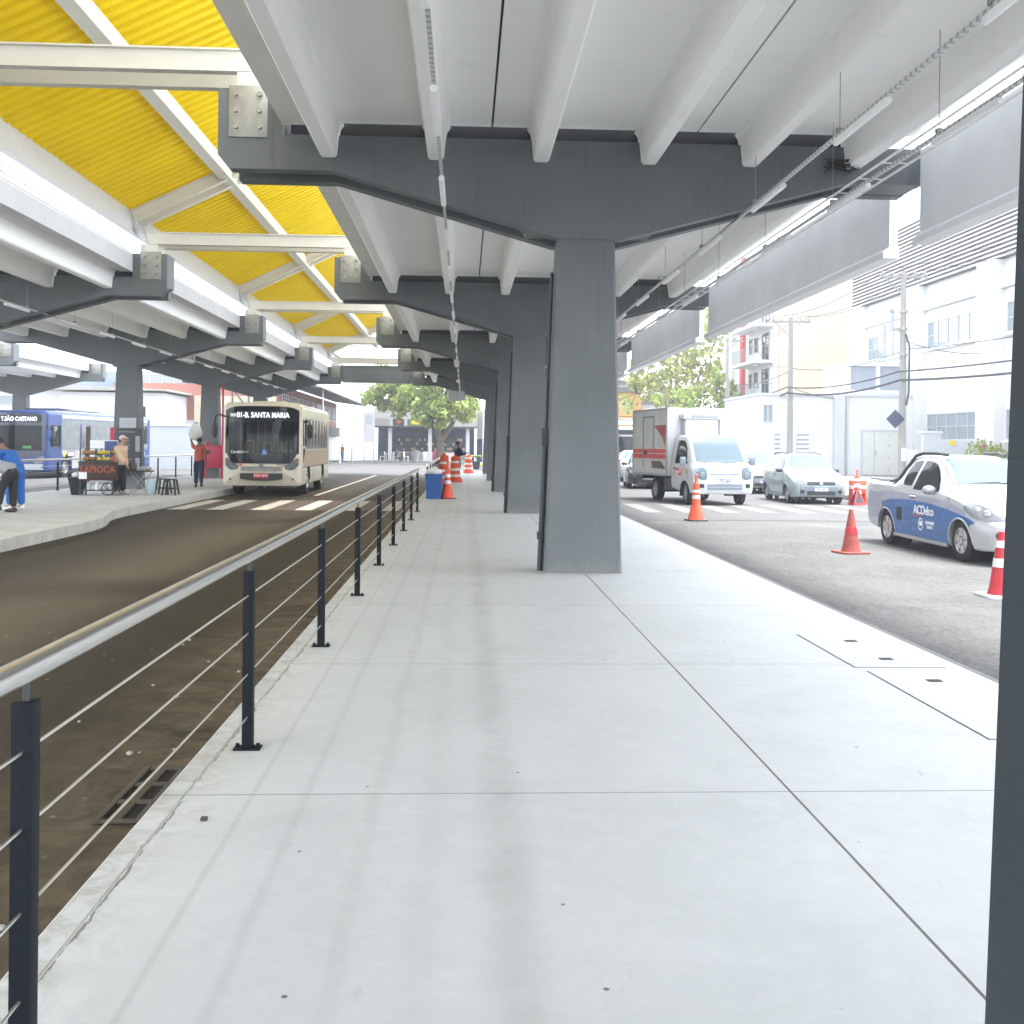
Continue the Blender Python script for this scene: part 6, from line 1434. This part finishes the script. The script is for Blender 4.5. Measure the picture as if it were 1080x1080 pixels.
def palm():
    o = thing('potted_palm','small potted palm at the foot of the white lamp post','plant',(.85,74,-.2)); MB().lathe([(.22,0),(.3,.5),(.32,.55),(0,.55)],14).build('pot', M['blackish'], o); f = MB(); rnd = random.Random(9)
    for k in range(16):
        a = 2*math.pi*k/16; ln = rnd.uniform(.8,1.1); rws = []
        for i in range(7):
            u = i/6; x = ln*u; z = .55+.9*u-.95*u*u+.25; w_ = .09*math.sin(math.pi*min(u+.12,1)); rws.append([(x*math.cos(a)-w_*math.sin(a),x*math.sin(a)+w_*math.cos(a),z),(x*math.cos(a)+w_*math.sin(a),x*math.sin(a)-w_*math.cos(a),z)])
        f.rows(rws)
    f.build('frond', M['leaf_hedge'], o)
palm()
# ------------------------------------------------------------------ buildings
def window(parent, axis, u0, u1, z0, z1, pos, out, nu, zs=(), pane='glass_build', fm='white_steel', fw=.06):
    """framed window on a wall: axis 'x' = wall plane x=pos (u along y), 'y' = wall plane y=pos (u along x); out = +-1 outward"""
    def bx(m, a0,a1,b0,b1,d0,d1):
        p0, p1 = sorted((pos+out*d0, pos+out*d1))
        if axis == 'x': m.box(p0,p1,a0,a1,b0,b1)
        else: m.box(a0,a1,p0,p1,b0,b1)
        return m
    f = MB(); bx(f,u0,u1,z0,z0+fw,0,.07); bx(f,u0,u1,z1-fw,z1,0,.07); bx(f,u0,u0+fw,z0+fw,z1-fw,0,.07); bx(f,u1-fw,u1,z0+fw,z1-fw,0,.07)
    for i in range(1,nu): u = u0+(u1-u0)*i/nu; bx(f,u-fw*.4,u+fw*.4,z0+fw,z1-fw,.005,.06)
    for z in zs: bx(f,u0+fw,u1-fw,z-fw*.4,z+fw*.4,.006,.055)
    wo = f.build('window', M[fm], parent, smooth=0, world=True)
    bx(MB(),u0+fw,u1-fw,z0+fw,z1-fw,.001,.02).build('pane', M[pane], wo, smooth=0, world=True)
    return wo
def W(mb, name, mt, parent, **k): return mb.build(name, M[mt], parent, world=True, **k)

of = thing('office_building','white two storey office building with striped louvre band at the top right','building',(27,48,0))
W(MB().box(26.3,45,28,67.6,-.3,12.6),'wall','render_white',of)
lv = W(MB().box(26.0,26.29,28,67.8,10.9,14.9),'louvre_screen','blackish',of)
for i in range(18):
    z = 10.92+i*.222; sl = MB(); sl.prism([(25.86,z),(25.99,z),(25.99,z+.11),(25.89,z+.105)],'y',28,67.8) ; W(sl,'slat','slat',lv,smooth=0)
W(MB().box(26.0,45,67.6,67.8,12.6,14.9),'parapet','render_white',of)
for y0,y1 in ((66.0,67.62),(57.4,58.95),(48.9,50.7),(40.3,42.0),(32,33.6)): W(MB().box(25.8,26.31,y0,y1,-.3,10.89),'pilaster','render_white',of,smooth=0)
for y0,y1 in ((58.95,66.0),(50.7,57.4),(42.0,48.9),(33.6,40.3)):
    W(MB().box(26.05,26.32,y0,y1,9.45,9.62),'ledge','render_grey',of); 
    window(of,'x',y0+.45,y1-.35,7.25,8.75,26.3,-1,5,(7.95,))
    window(of,'x',y0+.45,y1-.35,2.05,3.55,26.3,-1,5,(2.80,))
    W(MB().box(26.05,26.33,y0+.3,y1-.2,7.10,7.245),'sill','render_white',of); W(MB().box(26.05,26.33,y0+.3,y1-.2,1.90,2.045),'sill','render_white',of)
an = thing('annex','low white annex with pale metal double door and wall vents','building',(20,58,0))
W(MB().box(16.9,26.25,58,66,-.3,4.55),'wall','render_white',an); W(MB().box(16.8,26.25,57.9,66,4.552,4.70),'coping','render_grey',an)
W(MB().box(21.15,21.75,57.75,57.99,-.3,4.55),'pilaster','render_grey',an); W(MB().cyl((21.95,57.9,0),(21.95,57.9,4.5),.06),'drain_pipe','white_steel',an)
dr = W(MB().box(22.9,25.15,57.93,57.999,.05,2.55),'door','door_grey',an)
fr = MB().box(22.8,22.9,57.9,57.998,0,2.65).box(25.15,25.25,57.9,57.998,0,2.65).box(22.9,25.15,57.9,57.998,2.55,2.65); W(fr,'frame','render_grey',dr)
dl = MB().box(23.55,23.57,57.92,57.93,.06,2.54)
for z in (.3,1.0,1.7,2.3): dl.box(24.40,24.47,57.90,57.93,z,z+.08)
dl.box(23.62,23.66,57.90,57.93,1.1,1.45); W(dl,'hinge','pole_grey',dr)
for k,(x0,x1) in enumerate(((19.05,19.75),(17.75,18.05))):
    v = W(MB().box(x0,x1,57.95,57.999,.75,2.35),'wall_vent','pole_grey',an)
    for i in range(6): W(MB().box(x0-.01,x1+.01,57.90,57.951,.78+.26*i,.94+.26*i),'blade','render_white',v)
window(an,'y',17.05,17.65,3.0,4.05,58,-1,2,(),'glass_build','render_grey')
W(MB().box(22.3,26.2,59,63,4.70,5.0).box(22.3,22.55,59,63,5.0,6.4).box(24.1,24.3,59,63,5.0,6.4).box(26.0,26.2,59,63,5.0,6.4).box(22.3,26.2,59,63,6.4,6.6),'plant_room','render_white',an)
W(MB().box(22.55,24.1,59.2,59.25,5.0,6.4).box(24.3,26.0,59.2,59.25,5.0,6.4),'louvre','pole_grey',an)
gw = thing('gate_wall','low white gate wall with small boxes behind the parked pickup','wall',(23.5,50,0)); W(MB().box(22.6,23.5,49.5,49.8,0,2.35).box(23.5,25.8,49.5,49.7,0,2.0),'wall','render_grey',gw); W(MB().box(22.5,23.55,49.45,49.85,2.351,2.44),'coping','render_white',gw)
W(MB().box(23.9,24.2,49.46,49.5,1.75,2.0),'number_panel','yellow_sign',gw); W(MB().box(25.4,25.6,49.42,49.5,1.3,1.8),'red_box','cabinet_red',gw)
wb_ = thing('meter_box','stack of pale meter boxes on the pavement below the nearest utility pole','meter box',(20.65,46.4,0)); W(MB().box(20.45,20.85,46.25,46.5,.1,.75).box(20.45,20.85,46.25,46.5,.85,1.5),'box','render_grey',wb_,bevel=.01); W(MB().box(20.5,20.8,46.3,46.45,-.1,.1).box(20.55,20.75,46.3,46.45,.75,.85),'foot','galv',wb_)

ap = thing('apartment_building','beige apartment block with tall blank wall and corner balconies','building',(26,80,0))
W(MB().box(23.3,40,75,88,-.3,17.5),'wall','render_beige',ap); W(MB().box(23.0,23.29,75.3,87.8,-.3,17.2),'street_wall','render_white',ap)
for z in (5.4,8.15,10.9,13.65):
    b_ = W(MB().box(21.5,22.99,75.6,82.2,z-.22,z),'balcony','render_white',ap)
    rl_ = MB().box(21.5,21.54,75.6,82.2,z+.98,z+1.03).box(21.5,22.99,75.6,75.64,z+.98,z+1.03)
    for i in range(26): rl_.box(21.51,21.53,75.65+i*.255,75.675+i*.255,z,z+.98)
    for i in range(6): rl_.box(21.6+i*.26,21.625+i*.26,75.61,75.63,z,z+.98)
    W(rl_,'railing','balcony',b_,smooth=0)
    W(MB().lathe([(.0,-.16),(.14,-.10),(.16,0),(0,0)],12,(22.2,77.5,z-.22)),'lamp','tube',b_)
    window(ap,'x',76.6,78.4,z+.02,z+2.2,22.99,-1,2,(),'glass_dark','balcony'); window(ap,'x',79.6,80.5,z+.9,z+2.1,22.99,-1,1,(),'glass_dark','balcony'); window(ap,'x',81.2,82.0,z+.9,z+2.1,22.99,-1,1,(),'glass_dark','balcony')
W(MB().box(22.7,22.99,83.2,83.9,-.3,17.2),'red_column','red_stripe',ap); W(MB().box(40,40.1,75,88,0,1),'downpipe','render_grey',ap)
W(MB().box(24.2,25.2,84.9,85,0,1),'low_step','render_grey',ap)
gs = thing('graffiti_gate','dark painted gate between the balconies and the white annex','gate',(20,74,0)); W(MB().box(19.6,22.6,73.8,74,0,4.3),'panel','render_navy',gs); W(MB().box(19.4,19.6,73.7,74.1,0,4.6).box(22.6,22.8,73.7,74.1,0,4.6),'post','render_white',gs)

oc = thing('ochre_house','ochre two storey house beyond the traffic, left of the street trees','house',(17.3,110,0))
W(MB().box(14.2,19.0,110,118,-.3,3.9),'wall','render_yellow',oc); W(MB().box(14.2,19.0,110,118,4.6,7.4),'upper_wall','render_yellow',oc); W(MB().box(14.1,19.1,109.9,118,3.901,4.599),'band','render_white',oc)
W(MB().prism([(13.8,7.41),(19.4,7.41),(19.4,7.7),(16.6,8.8),(13.8,7.7)],'y',109.6,118.3),'roof','roof_grey',oc,smooth=0)
for x in (15.0,16.8): window(oc,'y',x,x+1.0,5.4,6.7,110,-1,2,(),'glass_dark','render_white')
gh = thing('pale_house','pale house with grey roof next to the ochre house','house',(21.5,112,0)); W(MB().box(19.4,25,112,120,-.3,6.2),'wall','render_grey',gh); W(MB().prism([(19.0,6.21),(25.4,6.21),(22.2,8.2)],'y',111.6,120.3),'roof','roof_grey',gh,smooth=0); window(gh,'y',20.2,21.3,3.6,4.9,112,-1,2); W(MB().box(20.6,21.2,114,114.6,7.5,9.4),'chimney','render_grey',gh)

# market at the end of the lane
mk = thing('market_kiosk','open market kiosk with large grey roof and sign boards behind the green tree','kiosk',(-4,103,-.2))
W(MB().prism([(100.2,3.15),(100.2,3.35),(108,6.4),(108,6.2)],'x',-9.2,1.2),'roof','roof_grey',mk,smooth=0)
for x in (-7.3,-3.4,.3): W(MB().box(x-.18,x+.18,100.6,100.95,-.2,3.3),'pillar','render_white',mk)
W(MB().box(-9.0,1.0,107,107.2,-.2,5.7),'back_wall','render_navy',mk); W(MB().box(-6.9,.1,101.2,101.9,-.2,.85),'counter','awning',mk)
W(MB().box(-6.8,0,103.6,103.9,.9,2.4),'shelf','blackish',mk)
for i,(x0,x1,mt) in enumerate(((-7.0,-5.9,'blackish'),(-5.6,-3.0,'green_sign'),(-9.0,-7.3,'awning'))): W(MB().box(x0,x1,100.0,100.15,3.36,4.05),'sign_board',mt,mk)
W(MB().box(-5.2,-4.4,99.97,100.0,3.5,3.95),'yellow_mark','yellow_sign',mk); W(MB().ball((-6.45,99.98,3.7),.28,.03,.2),'emblem','logo_orange',mk)
for i,(x,mt) in enumerate(((-5.8,'bark'),(-4.6,'awning'),(-2.6,'cabinet_red'),(-1.4,'pinkcloth'),(-3.6,'logo_white'))): W(MB().box(x-.5,x+.45,100.7,101.18,-.2,.75+.12*(i%3)),'goods_display',mt,mk,bevel=.05)
rk = random.Random(6)
gd = MB()
for i in range(26): zz = rk.choice((1.0,1.5,1.9)); gd.box(-6.7+i*.26,-6.50+i*.26,103.3,103.55,zz,zz+rk.uniform(.15,.3))
W(gd,'shelf_goods','pinkcloth',mk)
sh_ = thing('corner_shop','white and navy painted corner shop right of the tree trunk','building',(2.5,106,-.2)); W(MB().box(1.3,5.0,106,112,2.2,5.2),'upper_wall','render_white',sh_); W(MB().box(1.3,5.0,105.98,112,-.2,2.199),'lower_wall','render_navy',sh_)
oy = thing('ochre_shop','narrow ochre shop front beside the far pillars','building',(4.2,103,-.2)); W(MB().box(2.3,6.6,103,105.5,-.2,7.6),'wall','render_yellow',oy); window(oy,'y',2.7,3.4,3.0,4.2,103,-1,1,(),'glass_dark','roof_grey'); W(MB().box(2.2,6.7,102.9,105.6,7.601,7.8),'coping','render_white',oy)
yk = thing('yellow_kerb','yellow painted kerb in front of the corner shop','kerb',(2.5,90,-.2)); W(MB().box(.4,6,84,84.3,-.2,.05),'kerb_stone','yellow_sign',yk,bevel=.02); W(MB().box(.4,6,84.3,92,-.2,.04),'kerb_top','pave',yk)
mp = tag(MB().box(-12.5,.3,98.0,118,-.2,-.05).build('market_pavement', M['pave'], None),kind='structure')
def garden_chair(label, loc, rz):
    o = thing('plastic_chair', label, 'chair', loc, rz, 'white chairs outside the market'); MB().box(-.22,.22,-.22,.22,.42,.46).build('seat', M['wood_pallet'], o, bevel=.01); MB().box(-.21,.21,.19,.23,.46,.90).build('backrest', M['wood_pallet'], o, bevel=.01)
    for x in (-.19,.19):
        for y in (-.19,.19): MB().box(x-.025,x+.025,y-.025,y+.025,0,.42).build('leg', M['wood_pallet'], o)
garden_chair('white plastic chair under the seated person outside the market',(-6.6,98.7,-.05),R(100)); garden_chair('white plastic chair left of the seated person',(-7.9,99.0,-.05),R(-90)); garden_chair('white plastic chair nearest the grey bin',(-5.6,98.9,-.05),R(80))
tq = thing('cafe_table','white table between the chairs outside the market','table',(-7.2,98.9,-.05)); MB().box(-.4,.4,-.4,.4,.70,.74).build('table_top', M['wood_pallet'], tq)
for x in (-.32,.32):
    for y in (-.32,.32): MB().box(x-.02,x+.02,y-.02,y+.02,0,.70).build('leg', M['wood_pallet'], tq)
gb_ = thing('rubbish_bin','dark grey rubbish bin by the white chairs of the market','bin',(-4.7,98.4,-.05)); m = MB().lathe([(.28,0),(.36,.85),(.38,.9),(0,.95)],16); m.build('bin_body', M['pole_grey'], gb_); MB().lathe([(.37,.93),(.30,1.05),(0,1.08)],16).build('lid', M['blackish'], gb_)

# left background
pk = thing('salmon_building','salmon pink building with slatted windows and projecting grey awning','building',(-18,90,-.2))
W(MB().box(-26,-13.9,77,112,3.2,5.9),'upper_wall','render_pink',pk); W(MB().box(-26,-13.95,77.05,112,-.2,3.199),'lower_wall','render_white',pk)
W(MB().prism([(-14.2,6.35),(-10.6,5.75),(-10.6,5.62),(-14.2,6.1)],'y',76,113),'awning','roof_grey',pk,smooth=0)
for i in range(9): 
    w__ = window(pk,'x',78.5+i*3.7,81.2+i*3.7,3.9,5.3,-13.9,1,3,(4.3,4.65,5.0),'glass_dark','render_white',.09)
W(MB().box(-13.9,-13.6,85,112,2.3,3.3),'grey_band','roof_grey',pk)
W(MB().box(-20,-14,76.7,77,-.2,5.0),'end_wall','render_beige',pk)
st = MB()
for p in (((-17.2,76.6,5.5),(-14.8,76.6,2.6)),((-17.2,76.6,2.6),(-17.2,76.6,5.6)),((-16.0,76.6,2.6),(-16,76.6,5.6))): st.bar(p[0],p[1],.07,.07)
W(st,'scaffold_bar','blackish',pk)
gb2 = thing('grey_blue_building','grey blue building with wide windows behind the red cabinet pillar','building',(-23,80,-.2)); W(MB().box(-30,-18.6,78,90,-.2,6.8),'wall','render_blue',gb2)
for z in (4.9,5.9): window(gb2,'y',-24.5,-19.2,z,z+.75,78,-1,6,(),'glass_build','render_white',.05)
W(MB().box(-22.6,-22.3,77.7,77.95,-.2,4.9),'downpipe','render_white',gb2)
wh_ = thing('white_house','white house with tiled lean-to roof right of the blue bus','house',(-25,72,-.2)); W(MB().box(-27.5,-20.6,71,77,-.2,4.9),'wall','render_white',wh_); W(MB().prism([(-28,5.0),(-20.2,5.0),(-20.2,5.12),(-28,5.35)],'y',70.3,77.2),'roof','awning',wh_,smooth=0); window(wh_,'y',-22.2,-21.7,2.9,4.0,71,-1,1,(),'glass_dark','render_white')
bw_ = thing('boundary_wall','long plain white boundary wall behind the left platform','wall',(-22,66,-.2)); W(MB().box(-34,-14.3,66,66.25,-.2,2.55),'wall','render_grey',bw_); W(MB().box(-34.1,-14.2,65.92,66.33,2.551,2.65),'coping','render_white',bw_)
sd_ = thing('white_shed','long white shed with ribbed roof above the blue bus','building',(-38,74,-.2)); W(MB().box(-60,-28.2,73,85,-.2,5.2),'wall','render_white',sd_); W(MB().prism([(-60.5,5.21),(-27.8,5.21),(-27.8,5.35),(-44,6.7),(-60.5,5.35)],'y',72.4,85.5),'roof','awning',sd_,smooth=0)
window(sd_,'y',-40,-39,3.2,4.4,73,-1,1,(),'glass_dark','render_white'); window(sd_,'y',-35.5,-30.5,4.0,4.7,73,-1,1,(),'glass_build','render_grey')
for i,(x,y,h_,lb) in enumerate(((-10.4,86,5.2,'thin grey post left of the totem sign beyond the cream bus'),(-9.6,88,4.4,'dark post between the salmon building and the totem sign'),(-11.0,80,6.0,'thin pale post nearest the salmon awning'))):
    p = thing('post', lb, 'post', (x,y,-.2), 0, 'posts on the far side of the plaza'); MB().cyl((0,0,0),(0,0,h_),.07,.05).build('shaft', M['pole_grey' if i==1 else 'render_white'], p); MB().cyl((0,0,0),(0,0,.12),.14).build('foot', M['pole_grey'], p)
tm = thing('totem_sign','tall white totem sign on two posts left of the green tree','sign',(-8.55,92,-.2)); MB().box(-.5,.5,-.05,.05,1.9,4.6).build('panel', M['render_white'], tm); MB().box(-.45,-.37,-.04,.04,0,1.9).box(.37,.45,-.04,.04,0,1.9).build('post', M['pole_grey'], tm); MB().box(-.3,.3,-.06,-.051,3.5,4.3).build('emblem', M['render_grey'], tm)

# ------------------------------------------------------------------ poles and wires
def pole(label, x, y, h, arms=True, extra=None):
    o = thing('utility_pole', label, 'utility pole', (x,y,-.02), 0, 'utility poles along the street')
    MB().cyl((0,0,0),(0,0,h),.19,.12,14).build('shaft', M['pole'], o)
    if arms:
        m = MB().box(-1.1,1.1,-.06,.06,h-.32,h-.20).bar((-.95,.0,h-.26),(0,0,h-1.15),.05,.05); m.build('cross_arm', M['pole'], o)
        m = MB()
        for xx in (-1.0,-.5,.55,1.0): m.lathe([(.03,0),(.06,.04),(.04,.08),(.06,.12),(.03,.18),(0,.18)],10,(xx,0,h-.20))
        m.build('insulator', M['galv'], o)
    return o
P1 = pole('nearest utility pole with diamond sign, in front of the office building', 20.35, 46.8, 9.85)
m = MB()
for z in (7.9,7.1,5.9): m.lathe([(.20,0),(.20,.12),(.16,.12)],14,(0,0,z))
m.box(-.55,-.2,-.05,.05,7.05,7.2); m.build('clamp', M['galv'], P1); m = MB().cyl((-.55,0,7.0),(-.55,0,7.9),.09); m.lathe([(.10,.0),(.14,.05),(.08,.1),(.14,.15),(0,.3)],10,(-.55,0,7.9)); m.cyl((-.9,0,6.6),(-.9,0,7.3),.07); m.build('fuse_switch', M['pole_grey'], P1)
MB().tube([(.05,-.2,6.9),(.22,-.2,6.3),(.20,-.2,4.2),(.1,-.2,3.6)],.05,8).build('cable_duct', M['blackish'], P1)
dg = MB(); dg.prism([(-.86,2.95),(-.42,2.51),(.02,2.95),(-.42,3.39)],'y',-.22,-.20); dg.build('diamond_sign', M['bus_navy'], P1, smooth=0); MB().box(-.10,.10,-.21,-.18,1.0,1.6).build('notice', M['logo_white'], P1)
P2 = pole('second utility pole, in front of the white annex', 18.2, 56.6, 8.9)
P3 = pole('third utility pole, in front of the street trees beside the balconies', 18.6, 72.0, 9.4)
P4 = pole('fourth utility pole with grey transformer above the box truck', 18.2, 90.0, 8.6); MB().lathe([(.34,0),(.36,.06),(.36,1.0),(.30,1.1),(0,1.1)],16,(-.5,-.3,5.2)).lathe([(.34,0),(.36,.06),(.36,1.0),(.30,1.1),(0,1.1)],16,(.5,-.3,5.2)).build('transformer', M['render_grey'], P4)
P5 = pole('farthest utility pole in front of the ochre house', 15.4, 104.0, 8.0)
def wire(label, pts, sag=.5, r=.014, n=14):
    v = []
    for a, b_ in zip(pts, pts[1:]):
        for i in range(n+1):
            u = i/n; p = Vector(a).lerp(Vector(b_),u); p.z -= sag*4*u*(1-u); v.append(p)
    return tag(MB().tube(v,r,5).build('power_cable', M['wire'], None, smooth=60), label, 'cable', 'street cables')
near = (23.0,24)
def pts(dx, zs): return [(near[0]+dx,near[1],zs[0]),(20.35+dx,46.8,zs[1]),(18.2+dx,56.6,zs[2]),(18.6+dx,72,zs[3]),(18.2+dx,90,zs[4]),(15.4+dx,104,zs[5])]
wire('thick lowest bundle of cables strung between the utility poles', pts(-.15,(5.0,4.75,4.65,4.8,4.6,4.4)), .35, .05)
wire('second thick cable just above the lowest bundle', pts(-.2,(5.5,5.15,4.95,5.1,4.9,4.7)), .30, .035)
wire('thin cable above the two thick cable bundles', pts(.18,(6.6,6.2,6.0,6.1,5.8,5.4)), .4, .018)
wire('uppermost left power cable on the cross arms', pts(-1.0,(10.0,9.8,8.9,9.3,8.5,7.9)), .5, .014)
wire('uppermost middle power cable on the cross arms', pts(.55,(10.0,9.8,8.9,9.3,8.5,7.9)), .5, .014)
wire('uppermost right power cable on the cross arms', pts(1.0,(10.0,9.8,8.9,9.3,8.5,7.9)), .5, .014)
wire('service cable slanting from the second pole down to the balconies', [(18.2,56.6,6.2),(22.9,79,9.0)], .5, .016)
wire('service cable slanting from the second pole to the white annex', [(18.2,56.6,5.0),(21.5,58,4.4)], .15, .02)
wire('service cable from the nearest pole to the office building', [(20.35,46.8,6.6),(26.2,50.5,6.4)], .2, .018)
